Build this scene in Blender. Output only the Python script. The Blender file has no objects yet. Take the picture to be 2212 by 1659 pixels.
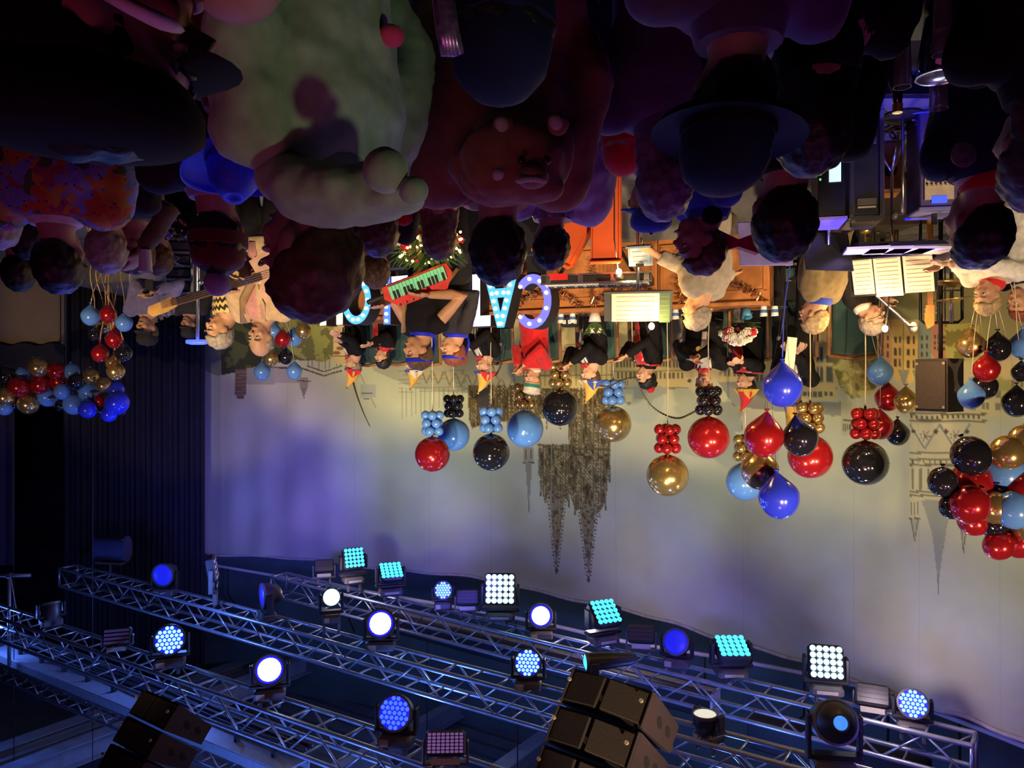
import bpy, bmesh, math, random
import numpy as np
from mathutils import Vector, Matrix
random.seed(7); np.random.seed(7)
scene = bpy.context.scene
C = scene.collection
PI = math.pi
# ------------------------------------------------------------------ camera (the photograph was taken with the phone upside down)
F = 1661.0                      # focal length in pixels of the 2212 x 1659 frame
CZ = 2.1                        # height of the lens above the hall floor
cd = bpy.data.cameras.new('camera'); cd.sensor_width = 36.0; cd.lens = F*36.0/2212.0; cd.clip_start = .05; cd.clip_end = 100
cam = bpy.data.objects.new('camera', cd); C.objects.link(cam)
cam.matrix_world = Matrix(((-1,0,0,0),(0,0,-1,0),(0,-1,0,CZ),(0,0,0,1)))
scene.camera = cam
def P(x, y, d):                 # a point of the place: photo pixel (x, y) at d metres in front of the lens
    return Vector(((1106-x)/F*d, d, CZ+(y-829.5)/F*d))
def S(px, d): return px/F*d
# ------------------------------------------------------------------ world, exposure
w = bpy.data.worlds.new('hall_dark'); scene.world = w; w.use_nodes = True
w.node_tree.nodes['Background'].inputs[0].default_value = (.02,.012,.05,1)
w.node_tree.nodes['Background'].inputs[1].default_value = .35
vs = scene.view_settings
vs.view_transform = 'Standard'; vs.look = 'None'; vs.gamma = 1.0; vs.use_curve_mapping = False
vs.exposure = 0.0
cy = scene.cycles
cy.max_bounces = 6; cy.diffuse_bounces = 2; cy.glossy_bounces = 3; cy.transmission_bounces = 5; cy.caustics_reflective = False; cy.caustics_refractive = False
# ------------------------------------------------------------------ lamps of the hall, with added fills
def aim(o, tgt):
    o.rotation_euler = (Vector(tgt)-o.location).to_track_quat('-Z','Y').to_euler()
def spot(name, loc, tgt, power, col, ang, blend=.35, rad=.12):
    l = bpy.data.lights.new(name, 'SPOT'); l.energy = power; l.color = col; l.spot_size = math.radians(ang); l.spot_blend = blend; l.shadow_soft_size = rad
    o = bpy.data.objects.new(name, l); C.objects.link(o); o.location = loc; aim(o, tgt); return o
def area(name, loc, tgt, power, col, sx, sy):
    l = bpy.data.lights.new(name, 'AREA'); l.shape = 'RECTANGLE'; l.size = sx; l.size_y = sy; l.energy = power; l.color = col
    o = bpy.data.objects.new(name, l); C.objects.link(o); o.location = loc; aim(o, tgt); return o
def point(name, loc, power, col, rad=.1):
    l = bpy.data.lights.new(name, 'POINT'); l.energy = power; l.color = col; l.shadow_soft_size = rad
    o = bpy.data.objects.new(name, l); C.objects.link(o); o.location = loc; return o
WARM = (1.0,.74,.42); WARM2 = (1.0,.82,.52)
# front-of-house warm stage spots, hung behind and above the audience
for (lx, tx, ty, e) in ((-5.0,-3.0,7.6,3800),(-1.6,-1.2,8.2,4300),(1.8,1.0,8.8,4300),(5.0,3.2,9.2,3400),(6.5,6.0,11.0,1500)):
    spot('front_spot', (lx,-3.2,6.6), (tx,ty,1.5), e, WARM, 23, .35, .14)
# pale wash on the painted cloth
for (lx, ly, tx, ty, tz, e, col, an) in ((3.0,8.0,1.6,12.9,3.3,230,(.88,1.0,.5),44),(-.9,6.0,-1.6,10.8,3.0,160,(.9,1.0,.62),52),(-2.0,4.2,-4.1,7.4,3.3,130,(.95,1.0,.5),56),(.6,6.6,.4,11.8,2.2,260,(.95,.98,.6),62),(-1.0,5.4,-3.0,9.2,2.1,170,(.97,.95,.55),60)):
    spot('cloth_wash', (lx,ly,4.35), (tx,ty,tz), e, col, an, .9, .2)
for (lx, ly, tx, ty, tz, e, an) in ((3.0,9.4,4.3,13.4,3.9,520,64),(.2,8.8,1.6,12.4,4.7,330,52),(-1.8,6.2,-1.6,10.6,5.0,190,56),(-2.8,4.4,-3.8,7.8,5.2,110,64)):
    spot('blue_wash', (lx,ly,4.5), (tx,ty,tz), e, (.16,.12,1.0), an, .9, .15)
# blue light spilling along the rig and up to the roof
for (x, y, z, e) in ((4.4,10.2,4.9,60),(1.2,8.6,6.0,75),(-2.0,7.2,5.9,45),(5.0,7.0,6.5,75),(2.4,6.4,6.0,55),(7.5,11.0,5.6,40)):
    point('rig_blue', (x,y,z), e, (.10,.22,1.0), .12)
for (x, y, z, e) in ((-1.6,4.2,4.2,12),(1.2,5.2,4.4,4)):
    point('rig_warm', (x,y,z), e, (1.0,.5,.42), .15)
for (x, y, z, e) in ((2.6,11.2,4.9,16),(-.9,9.4,4.9,16),(-3.3,7.0,4.9,14)):  # added pinkish fill points that brighten the rail, no fixture of the rig
    point('rail_fill', (x,y,z), e, (1.0,.78,.92), .12)
# purple and magenta house lamps over the audience
area('house_magenta', (1.5,-1.5,5.5), (.6,2.2,1.2), 25, (.85,.12,.42), 3.0, 1.5)
area('house_violet', (-2.5,2.2,5.2), (-1.0,2.6,1.4), 13, (.42,.10,.95), 2.0, 1.0)
spot('frog_fill', (-3.0,-1.5,5.2), (.50,1.78,1.15), 130, (.92,1.0,.66), 9, .8, .2)  # added fill aimed at the frog costume, no lamp of the hall
spot('bar_fill', (-3.4,5.6,5.0), (-1.18,2.12,1.2), 260, (.6,.6,1.0), 9, .7, .1)  # added fill so the glasses on the bar table catch light
spot('panel_fill', (8.2,10.2,2.6), (8.8,13.9,1.2), 40, (1.0,.75,.55), 70, .8, .1)  # added fill to brighten the tan wall panel
# blue back light of moving heads on the front truss, towards the audience
spot('back_blue', (2.2,6.6,5.2), (1.3,3.0,1.5), 230, (.10,.08,1.0), 24, .6, .08)
spot('back_blue', (-1.4,6.4,5.2), (-.6,2.6,1.4), 110, (.16,.10,1.0), 30, .6, .08)
spot('back_blue', (-1.6,4.4,5.2), (-2.8,5.6,.15), 2400, (.04,.05,1.0), 13, .5, .08)
spot('side_blue', (3.6,7.4,5.0), (1.0,5.9,1.7), 130, (.08,.10,1.0), 24, .6, .08)
spot('side_blue', (2.6,8.2,5.1), (-1.9,5.4,2.6), 380, (.05,.05,1.0), 9, .5, .08)
spot('side_blue', (2.2,9.6,5.3), (5.7,11.0,2.4), 480, (.04,.06,1.0), 9, .6, .08)

# ------------------------------------------------------------------ materials
MATS = {}
def mat(name, col, rough=.6, metal=0., var=.18, scale=12., bump=0., emit=None, estr=0., trans=0., sheen=0., coat=0.):
    if name in MATS: return MATS[name]
    m = bpy.data.materials.new(name); m.use_nodes = True
    nt = m.node_tree; b = nt.nodes['Principled BSDF']
    b.inputs['Roughness'].default_value = rough; b.inputs['Metallic'].default_value = metal
    c = (col[0],col[1],col[2],1)
    if var > 0:
        tc = nt.nodes.new('ShaderNodeTexCoord'); n = nt.nodes.new('ShaderNodeTexNoise'); n.inputs['Scale'].default_value = scale; n.inputs['Detail'].default_value = 4
        nt.links.new(tc.outputs['Object'], n.inputs['Vector'])
        r = nt.nodes.new('ShaderNodeValToRGB')
        r.color_ramp.elements[0].position = .3; r.color_ramp.elements[1].position = .7
        r.color_ramp.elements[0].color = (c[0]*(1-var),c[1]*(1-var),c[2]*(1-var),1)
        r.color_ramp.elements[1].color = (min(1,c[0]*(1+var)),min(1,c[1]*(1+var)),min(1,c[2]*(1+var)),1)
        nt.links.new(n.outputs['Fac'], r.inputs['Fac']); nt.links.new(r.outputs['Color'], b.inputs['Base Color'])
        if bump:
            bp = nt.nodes.new('ShaderNodeBump'); bp.inputs['Strength'].default_value = bump; bp.inputs['Distance'].default_value = .01
            nt.links.new(n.outputs['Fac'], bp.inputs['Height']); nt.links.new(bp.outputs['Normal'], b.inputs['Normal'])
    else: b.inputs['Base Color'].default_value = c
    if name.startswith('cloth_'): b.inputs['Specular IOR Level'].default_value = .2
    if emit: b.inputs['Emission Color'].default_value = (*emit,1); b.inputs['Emission Strength'].default_value = estr
    if trans: b.inputs['Transmission Weight'].default_value = trans
    if sheen: b.inputs['Sheen Weight'].default_value = sheen
    if coat: b.inputs['Coat Weight'].default_value = coat
    MATS[name] = m; return m
# ------------------------------------------------------------------ mesh builder
def frame_to(z):
    z = Vector(z).normalized(); return z.to_track_quat('Z','Y').to_matrix()
class MB:
    def __init__(s): s.v = []; s.f = []; s.m = []
    def add(s, vs_, fs, mi=0):
        o = len(s.v); s.v += [tuple(v) for v in vs_]; s.f += [tuple(i+o for i in f) for f in fs]; s.m += [mi]*len(fs); return s
    def box(s, c, sz, M=None, mi=0, bev=0.):
        x,y,z = sz[0]/2, sz[1]/2, sz[2]/2; c = Vector(c)
        if bev <= 0:
            vs_ = [Vector((a*x,b*y,d*z)) for d in (-1,1) for b in (-1,1) for a in (-1,1)]
            fs = [(0,2,3,1),(4,5,7,6),(0,1,5,4),(2,6,7,3),(0,4,6,2),(1,3,7,5)]
        else:
            bev = min(bev, x*.9, y*.9, z*.9); vs_ = []; fs = []
            for (zz, q) in ((-z,bev),(-z+bev,0),(z-bev,0),(z,bev)):
                a, b = x-q, y-q; e = bev*.7
                vs_ += [Vector(p) for p in ((-a+e,-b,zz),(a-e,-b,zz),(a,-b+e,zz),(a,b-e,zz),(a-e,b,zz),(-a+e,b,zz),(-a,b-e,zz),(-a,-b+e,zz))]
            for k in range(3):
                for i in range(8): fs.append((k*8+i, k*8+(i+1)%8, k*8+8+(i+1)%8, k*8+8+i))
            fs.append(tuple(range(7,-1,-1))); fs.append(tuple(24+i for i in range(8)))
        if M is not None: vs_ = [M@v for v in vs_]
        return s.add([v+c for v in vs_], fs, mi)
    def tube(s, pts, rad, n=8, mi=0, caps=True, flat=1., up=None):
        pts = [Vector(p) for p in pts]; k = len(pts)
        if not hasattr(rad,'__len__'): rad = [rad]*k
        vs_ = []; fs = []; M = None; prev = None
        for i, p in enumerate(pts):
            t = (pts[min(i+1,k-1)]-pts[max(i-1,0)])
            if t.length < 1e-9: t = Vector((0,0,1))
            t.normalize()
            if M is None:
                u = Vector(up) if up else (Vector((0,0,1)) if abs(t.z) < .9 else Vector((1,0,0)))
                a = u.cross(t).normalized()
            else: a = (a - t*a.dot(t)).normalized()
            M = 1; b = t.cross(a)
            for j in range(n):
                an = 2*PI*j/n; vs_.append(p + a*math.cos(an)*rad[i] + b*math.sin(an)*rad[i]*flat)
        for i in range(k-1):
            for j in range(n): fs.append((i*n+j, i*n+(j+1)%n, (i+1)*n+(j+1)%n, (i+1)*n+j))
        if caps: fs.append(tuple(range(n-1,-1,-1))); fs.append(tuple((k-1)*n+j for j in range(n)))
        return s.add(vs_, fs, mi)
    def ell(s, c, r, M=None, nu=14, nv=9, mi=0):
        if not hasattr(r,'__len__'): r = (r,r,r)
        c = Vector(c); vs_ = [Vector((0,0,-r[2]))]; fs = []
        for i in range(1,nv):
            th = PI*i/nv
            for j in range(nu):
                ph = 2*PI*j/nu; vs_.append(Vector((r[0]*math.sin(th)*math.cos(ph), r[1]*math.sin(th)*math.sin(ph), -r[2]*math.cos(th))))
        vs_.append(Vector((0,0,r[2]))); e = len(vs_)-1
        for j in range(nu): fs.append((0, 1+(j+1)%nu, 1+j))
        for i in range(nv-2):
            for j in range(nu):
                a = 1+i*nu+j; b = 1+i*nu+(j+1)%nu; fs.append((a,b,b+nu,a+nu))
        for j in range(nu): a = 1+(nv-2)*nu; fs.append((a+j, a+(j+1)%nu, e))
        if M is not None: vs_ = [M@v for v in vs_]
        return s.add([v+c for v in vs_], fs, mi)
    def lathe(s, prof, c=(0,0,0), M=None, n=20, mi=0, sq=(1,1)):
        c = Vector(c); vs_ = []; fs = []
        for (r,z) in prof:
            for j in range(n):
                an = 2*PI*j/n; vs_.append(Vector((r*math.cos(an)*sq[0], r*math.sin(an)*sq[1], z)))
        k = len(prof)
        for i in range(k-1):
            for j in range(n): fs.append((i*n+j, i*n+(j+1)%n, (i+1)*n+(j+1)%n, (i+1)*n+j))
        fs.append(tuple(range(n-1,-1,-1))); fs.append(tuple((k-1)*n+j for j in range(n)))
        if M is not None: vs_ = [M@v for v in vs_]
        return s.add([v+c for v in vs_], fs, mi)
    def prism(s, poly, th, M=None, c=(0,0,0), mi=0):      # polygon in local x,z; thickness along y
        c = Vector(c); n = len(poly)
        vs_ = [Vector((p[0],-th/2,p[1])) for p in poly]+[Vector((p[0],th/2,p[1])) for p in poly]
        fs = [tuple(range(n)), tuple(range(2*n-1,n-1,-1))]+[(i,i+n,(i+1)%n+n,(i+1)%n) for i in range(n)]
        if M is not None: vs_ = [M@v for v in vs_]
        return s.add([v+c for v in vs_], fs, mi)
    def loft(s, rings, mi=0, caps=True):
        n = len(rings[0]); vs_ = [v for r in rings for v in r]; fs = []
        for i in range(len(rings)-1):
            for j in range(n): fs.append((i*n+j, i*n+(j+1)%n, (i+1)*n+(j+1)%n, (i+1)*n+j))
        if caps: fs.append(tuple(range(n-1,-1,-1))); fs.append(tuple((len(rings)-1)*n+j for j in range(n)))
        return s.add(vs_, fs, mi)
    def mesh(s, name, mats, smooth=None):
        me = bpy.data.meshes.new(name); me.from_pydata(s.v, [], s.f)
        for m in (mats if isinstance(mats,(list,tuple)) else [mats]): me.materials.append(m)
        if isinstance(mats,(list,tuple)): me.polygons.foreach_set('material_index', s.m)
        if smooth: me.shade_smooth() if smooth is True else me.shade_smooth()
        if smooth and smooth is not True:
            try: me.set_sharp_from_angle(angle=math.radians(smooth))
            except Exception: pass
        me.update(); return me
    def build(s, name, mats, parent=None, smooth=None, loc=None, M=None):
        return link(name, s.mesh(name, mats, smooth), parent, loc, M)
def link(name, me, parent=None, loc=None, M=None):
    o = bpy.data.objects.new(name, me); C.objects.link(o)
    if parent is not None: o.parent = parent
    if M is not None: o.matrix_basis = M
    if loc is not None: o.location = loc
    return o
USED = {}
def tag(o, label, cat, group=None):
    o['label'] = label; o['category'] = cat
    if group: o['group'] = group
    return o
def thing(name, label, cat, loc=(0,0,0), rz=0., group=None, scale=None):
    o = bpy.data.objects.new(name, None); o.empty_display_size = .1; C.objects.link(o)
    o.location = loc; o.rotation_euler = (0,0,rz)
    if scale: o.scale = (scale,)*3
    return tag(o, label, cat, group)
def struct(o): o['kind'] = 'structure'; return o
def RZ(a): return Matrix.Rotation(a,3,'Z')
def RX(a): return Matrix.Rotation(a,3,'X')
def RY(a): return Matrix.Rotation(a,3,'Y')
def lerp(a,b,t): return a+(b-a)*t
# ================================================================== the setting
m_floor = mat('hall_floor', (.03,.025,.03), .5, var=.3, scale=3)
m_black = mat('black_paint', (.012,.012,.014), .55, var=.2)
m_stagewood = mat('stage_deck', (.15,.14,.14), .5, var=.35, scale=5)
m_wallg = mat('wall_teal', (.10,.17,.17), .8, var=.12, scale=2)
m_wallb = mat('wall_dark', (.02,.02,.035), .9, var=.3, scale=1.5)
m_roof = mat('roof_sheet', (.16,.2,.24), .6, .2, var=.2, scale=2)
m_steel = mat('roof_steel', (.34,.42,.52), .55, .1, var=.15, scale=4)
m_tan = mat('tan_panel', (.27,.19,.13), .8, var=.06, scale=3)
def slab(name, x0,x1,y0,y1,z0,z1, m):
    return struct(MB().box(((x0+x1)/2,(y0+y1)/2,(z0+z1)/2),(x1-x0,y1-y0,z1-z0)).build(name, m))
slab('floor', -10,13,-9,20,-.2,0, m_floor)
slab('wall_rear', -10,13,-9.2,-9,0,8.6, m_wallb)
slab('wall_left', -10.2,-10,-9,20,0,8.6, m_wallb)
slab('wall_right', 13,13.2,-9,20,0,8.6, m_wallb)
slab('wall_far', -10,13,17,17.2,0,8.6, m_wallb)
# stage podium and the riser of the carnival council
po = slab('floor_stage', -6.5,8.2,5.25,16.0,0,.15, m_stagewood)
# planks of the podium edge
for k in range(7):
    MB().box((0,0,0),(2.02,.03,.11)).build('plank', m_black, po, loc=(-5.4+2.06*k,5.235,.075))
RIS = .70
# curved line of the painted cloth
CP = [(8.0,14.9),(5.7,14.3),(2.9,13.4),(0.,12.0),(-2.75,9.35),(-4.5,6.75),(-5.3,5.0)]
def cat_rom(pts, t):
    n = len(pts)-1; t = max(0,min(n-1e-6,t)); i = int(t); u = t-i
    p = [np.array(pts[max(0,min(n,i+k))],float) for k in (-1,0,1,2)]
    return .5*((2*p[1])+(-p[0]+p[2])*u+(2*p[0]-5*p[1]+4*p[2]-p[3])*u*u+(-p[0]+3*p[1]-3*p[2]+p[3])*u**3)
fine = np.array([cat_rom(CP, t) for t in np.linspace(0,6,1201)])
fpx = 1106-F*fine[:,0]/fine[:,1]
def curve_at_px(x): return np.array([np.interp(x, fpx, fine[:,0]), np.interp(x, fpx, fine[:,1])])
dd = np.gradient(fine, axis=0); nn = np.stack([-dd[:,1], dd[:,0]],1); nn /= np.linalg.norm(nn,axis=1)[:,None]
if (nn[600]@np.array([0-fine[600,0],0-fine[600,1]])) < 0: nn = -nn        # towards the audience
def norm_at_px(x): return np.array([np.interp(x, fpx, nn[:,0]), np.interp(x, fpx, nn[:,1])])
# wall behind the cloth, following its curve
def ribbon(name, x0, x1, z0, z1, off, m, n=60, th=.06):
    mb = MB(); rings = []
    for x in np.linspace(x0,x1,n):
        c = curve_at_px(x); k = norm_at_px(x); a = c+k*off; b = c+k*(off-th)
        rings.append([Vector((a[0],a[1],z0)),Vector((b[0],b[1],z0)),Vector((b[0],b[1],z1)),Vector((a[0],a[1],z1))])
    mb.loft(rings); return mb.build(name, m, smooth=30)
struct(ribbon('wall_back', 330, 2330, 0, 8.3, -1.25, m_wallg))
wp = curve_at_px(335); 
# painted cloth -------------------------------------------------- colours of the print, worked out per mesh point
TOPZ = CZ+3.145
NXc, NZc = 860, 285
pxs = np.linspace(441, 2335, NXc); zz = np.linspace(RIS, 1.0, 2)
base = np.array([curve_at_px(x) for x in pxs]); nrm = np.array([norm_at_px(x) for x in pxs])
tt = np.linspace(0,1,NZc)
# scalloped, slightly sagging upper hem
hem = TOPZ + .02*np.sin(pxs*.017)+.015*np.sin(pxs*.041+1)
ZZ = RIS+.02 + tt[None,:]*(hem[:,None]-RIS-.02)
fold = .018*np.sin(pxs*.09+.6*np.sin(pxs*.013))*np.clip(1.25-(pxs-441)/500,.12,1)
diag = (pxs[:,None]-560)+ (ZZ-3.2)*90
FOLD = fold[:,None]*(.4+.6*tt[None,:]) + .02*np.sin(diag*.045)*np.exp(-((pxs[:,None]-600)/140)**2) + .008*np.sin(pxs[:,None]*.021+ZZ*1.7)
VX = base[:,0,None]+nrm[:,0,None]*FOLD; VY = base[:,1,None]+nrm[:,1,None]*FOLD
PXI = 1106-F*base[:,0,None]/base[:,1,None]*np.ones_like(ZZ); PYI = 829.5+(ZZ-CZ)*F/base[:,1,None]
def vnoise(x, y, seed=0):
    rs = np.random.RandomState(seed); g = rs.rand(64,64)
    xi = np.floor(x).astype(int); yi = np.floor(y).astype(int); u = x-xi; v = y-yi; u = u*u*(3-2*u); v = v*v*(3-2*v)
    a = g[xi%64,yi%64]; b = g[(xi+1)%64,yi%64]; c = g[xi%64,(yi+1)%64]; d = g[(xi+1)%64,(yi+1)%64]
    return a*(1-u)*(1-v)+b*u*(1-v)+c*(1-u)*v+d*u*v
def fbm(x, y, seed=0, o=4):
    return sum(vnoise(x*2**k, y*2**k, seed+k)*.5**(k+1) for k in range(o))/(1-.5**o)
X, Y = PXI, PYI
COL = np.zeros(X.shape+(3,))
n1 = fbm(X/170, Y/110, 3); n2 = fbm(X/40, Y/40, 9)
sky = np.array([.52,.535,.41]); 
COL[:] = sky*(.9+.2*n1[...,None]); 
cl = np.clip((fbm(X/260+3, Y/120, 21)-.5)*3,0,1)*np.clip((Y-1050)/250,0,1)
COL = COL*(1-cl[...,None]*.25)+np.array([.46,.42,.46])*cl[...,None]*.25  # clouds of the print, violet stage light mixed into the colour towards the top
def inpoly(pts):
    ins = np.zeros(X.shape,bool); n = len(pts)
    for i in range(n):
        x0,y0 = pts[i]; x1,y1 = pts[(i+1)%n]
        if y0 == y1: continue
        c = ((Y > min(y0,y1)) & (Y <= max(y0,y1)) & (X < (Y-y0)*(x1-x0)/(y1-y0)+x0)); ins ^= c
    return ins
def fill(mask, col, a=1.): 
    COL[mask] = COL[mask]*(1-a)+np.array(col)*a
def rectm(x0,y0,x1,y1): return (X>=x0)&(X<=x1)&(Y>=y0)&(Y<=y1)
def poly(pts, col, a=1.): fill(inpoly(pts), col, a)
def line(x0,y0,x1,y1,wd,col,a=1.):
    L = math.hypot(x1-x0,y1-y0); ux,uy = (x1-x0)/L,(y1-y0)/L
    s_ = (X-x0)*ux+(Y-y0)*uy; t_ = np.abs((X-x0)*uy-(Y-y0)*ux); fill((s_>=0)&(s_<=L)&(t_<=wd/2), col, a)
INK = (.10,.085,.06); DK = (.16,.125,.07); CREAM = (.62,.53,.3)
def windows(x0,y0,x1,y1,nx,ny,col=(.16,.16,.12),fx=.55,fy=.62,frame=None):
    for i in range(nx):
        for j in range(ny):
            cx = lerp(x0,x1,(i+.5)/nx); cy = lerp(y0,y1,(j+.5)/ny); hw = (x1-x0)/nx*fx/2; hh = (y1-y0)/ny*fy/2
            if frame: fill(rectm(cx-hw-1.5,cy-hh-1.5,cx+hw+1.5,cy+hh+1.5), frame)
            fill(rectm(cx-hw,cy-hh,cx+hw,cy+hh), col)
            if hw > 4: fill(rectm(cx-.8,cy-hh,cx+.8,cy+hh), CREAM)
# --- distant pale town along the whole foot of the sky
fill(rectm(440,600,2400,735), (.33,.33,.16), .9)
poly([(880,600),(880,800),(960,812),(1000,845),(1330,835),(1480,812),(1570,815),(1800,800),(1800,600)], (.50,.44,.24))
poly([(805,735),(805,800),(900,840),(1000,850),(1130,842),(1130,735)], (.40,.40,.31))
for k in range(12):
    gx = 890+k*36; poly([(gx,800),(gx+16,800),(gx+8,826)], (.44,.40,.28)); line(gx,800,gx+8,826,2,INK,.6)
for k in range(9): line(860,775+k*9,1005,772+k*9,1.6,(.2,.19,.14),.5)
line(880,760,1330,742,3,INK,.5); line(1000,840,1330,835,3,INK,.5)
# --- trees on the far side
tr = np.clip((fbm(X/26,Y/26,5,5)-.30)*3.2,0,1)
mk = inpoly([(440,640),(440,800),(470,812),(530,800),(560,790),(640,778),(690,778),(720,760),(720,640)])
fill(mk, (.06,.07,.035)); fill(mk&(tr>.62), (.13,.15,.06)); 
mk2 = inpoly([(600,690),(600,742),(650,775),(700,782),(722,770),(722,690)]); fill(mk2, (.20,.21,.08)); fill(mk2&(fbm(X/18,Y/18,15)>.5), (.36,.37,.13))
mk3 = inpoly([(790,700),(790,770),(850,790),(905,780),(905,700)]); fill(mk3, (.25,.30,.12)); fill(mk3&(fbm(X/16,Y/16,16)>.52), (.38,.42,.18))
# --- brick tower, bridge, steeple
fill(rectm(508,798,533,852), (.20,.14,.10)); poly([(512,852),(529,852),(527,861),(514,861)], (.18,.13,.1))
for k in range(8): line(508,804+k*7,533,804+k*7,1.5,(.3,.24,.18))
fill(rectm(533,795,592,830),(.36,.36,.33)); fill(rectm(592,790,650,828),(.40,.38,.34)); line(560,792,660,797,3,INK); line(655,797,700,812,3,INK); line(700,812,740,800,3,INK); line(660,790,700,803,2.4,INK); line(700,803,740,790,2.4,INK)
for k in range(10): line(664+k*8,775,664+k*8,800-abs(4-k)*2,1.4,INK,.6)
fill(rectm(648,815,664,838),(.34,.3,.24)); poly([(649,838),(663,838),(657,861)],(.26,.24,.2)); line(640,823,672,823,2,INK)
# --- cream board house by the first councillor
fill(rectm(719,700,808,786), (.66,.55,.30)); fill(rectm(719,770,808,786),(.58,.48,.27)); line(719,770,808,768,2,INK); 
for (a,b) in ((728,762),(796,772),(735,752)): fill((X-a)**2/60+(Y-b)**2/20<1, (.28,.17,.08))
line(770,790,812,880,2,INK,.5); fill(rectm(780,830,812,858),(.42,.45,.42)); line(782,850,806,850,2,INK); line(786,862,800,862,2,INK)
# --- cathedral
def ornate(mask, seed, dens=.5):
    st = (np.sin(X*1.15)>.15); dots = (np.sin(X*.9)*np.sin(Y*.75)>.25); nz = fbm(X/5,Y/17,seed)
    fill(mask, (.13,.098,.048)); fill(mask&st&(nz>.42), (.22,.17,.085)); fill(mask&dots&(nz>.56), (.50,.42,.24)); fill(mask&(nz<.36), (.055,.04,.02))
nave = inpoly([(1010,832),(1013,905),(1020,925),(1060,912),(1118,910),(1120,832)]); ornate(nave, 31)
for k in range(14): line(1017+k*8,835,1017+k*8,908,2.6,(.10,.075,.04),.8)
for k in range(6): line(1020+k*19,905,1022+k*19,928,2.2,DK)
fill(rectm(1035,840,1058,880),(.09,.08,.08)); 
ornate(inpoly([(1120,836),(1120,905),(1235,905),(1235,836)]), 33)
for k in range(12): line(1126+k*9.5,838,1126+k*9.5,905,2.4,(.10,.08,.045),.7)
poly([(1160,912),(1160,960),(1228,968),(1228,905)], (.47,.47,.38))
ornate(inpoly([(1225,838),(1229,990),(1319,990),(1325,838)]), 35)
fill(rectm(1130,745,1330,838),(.50,.42,.22))
for k in range(18): line(1134+k*11,748,1134+k*11,834,2.6,(.22,.17,.09),.8)
for yy in (760,785,812): line(1130,yy,1330,yy-2,3.4,(.2,.16,.08),.8)
for k in range(10): gx = 885+k*25; poly([(gx,795+k*3),(gx+22,797+k*3),(gx+11,826+k*2)],(.46,.41,.27)); line(gx,795+k*3,gx+11,826+k*2,2.6,(.2,.17,.1),.8); line(gx+22,797+k*3,gx+11,826+k*2,2.6,(.2,.17,.1),.8)
fill(rectm(880,745,1010,795),(.44,.40,.24))
for k in range(6): fill(rectm(888+k*20,752,899+k*20,780),(.24,.21,.13))
for k in range(14): line(868+k*10,838,868+k*10,905-k*3,2.4,(.25,.23,.17),.55)
for k in range(9): line(1234+k*10,842,1234+k*10,985,2.2,(.10,.08,.045),.8)
for yy in (842,905,968): line(1229,yy,1320,yy+4,3,(.10,.08,.05))
ornate(inpoly([(1163,960),(1166,1030),(1174,1080),(1186,1076),(1190,1085),(1217,1085),(1222,1076),(1230,1090),(1232,960)]), 37)
line(1160,960,1232,976,4,(.12,.095,.05)); line(1229,985,1320,995,4,(.12,.095,.05))
ornate(inpoly([(1229,985),(1232,1070),(1244,1105),(1252,1098),(1290,1110),(1302,1100),(1312,1060),(1319,985)]), 39)
for (cx, y0, y1, hw) in ((1203,1060,1230,19),(1271,1085,1250,20)):
    sp = inpoly([(cx-hw,y0),(cx,y1),(cx+hw,y0)]); fill(sp,(.17,.135,.08)); nz = fbm(X/5,Y/5,41)
    fill(sp&(np.sin(Y*.9)*np.sin((X-cx)*1.4)>.1),(.34,.29,.18)); fill(sp&(nz<.42),(.10,.075,.045))
    for k in range(22):
        t = k/22; yy = lerp(y0,y1,t); ww = hw*(1-t)+3
        for sgn in (-1,1): fill((X-cx-sgn*ww)**2+(Y-yy)**2<4.5, (.13,.10,.06))
    line(cx,y1-6,cx,y1+9,3,(.10,.08,.05)); line(cx-4,y1+2,cx+4,y1+2,2.6,(.10,.08,.05))
for (cx,y0,y1) in ((1168,1040,1075),(1178,1070,1092),(1229,1075,1100),(1243,1090,1118),(1296,1095,1122),(1308,1070,1106),(1318,985,1048),(1164,960,1030),(1130,905,934),(1180,905,930),(1210,905,932)):
    for k in range(int((y1-y0)/5)): fill((X-cx)**2+(Y-y0-k*5)**2<5, DK)
fill(rectm(1131,966,1152,1000),(.36,.33,.25)); 
for k in range(3): line(1135+k*6,970,1135+k*6,992,2,INK)
line(1128,1000,1155,1000,3,INK); poly([(1134,1000),(1149,1000),(1142,1104)],(.30,.28,.22)); line(1142,1080,1142,1108,2,INK,.7)
# --- town houses near the council
fill(rectm(1325,720,1490,835),(.56,.47,.24)); 
for yy in (752,778,802): fill(rectm(1325,yy-2,1490,yy+1),(.30,.25,.13)); 
for (yy,n) in ((762,22),(786,22),(811,17)): windows(1330,yy-9,1488,yy+9,n,1,(.20,.17,.1),.6,.8)
windows(1300,818,1360,836,5,1,(.17,.18,.15),.7,.8)
fill(rectm(1320,836,1490,840),(.3,.26,.15)); fill(((X-1390)/44)**2+((Y-865)/50)**2<1,(.40,.46,.44),.6); fill(rectm(1352,850,1366,868),(.6,.58,.36)); poly([(1352,868),(1366,868),(1359,878)],(.3,.28,.2))
poly([(1370,835),(1370,860),(1398,864),(1402,880),(1412,862),(1440,850),(1440,835)],(.36,.38,.33))
fill(rectm(1480,700,1500,815),(.48,.42,.24)); poly([(1480,815),(1502,815),(1490,848)],(.56,.5,.3)); fill((X-1489)**2+(Y-823)**2<16,INK)
poly([(1535,815),(1562,830),(1575,815),(1560,770),(1535,770)],(.55,.47,.27))
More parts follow.
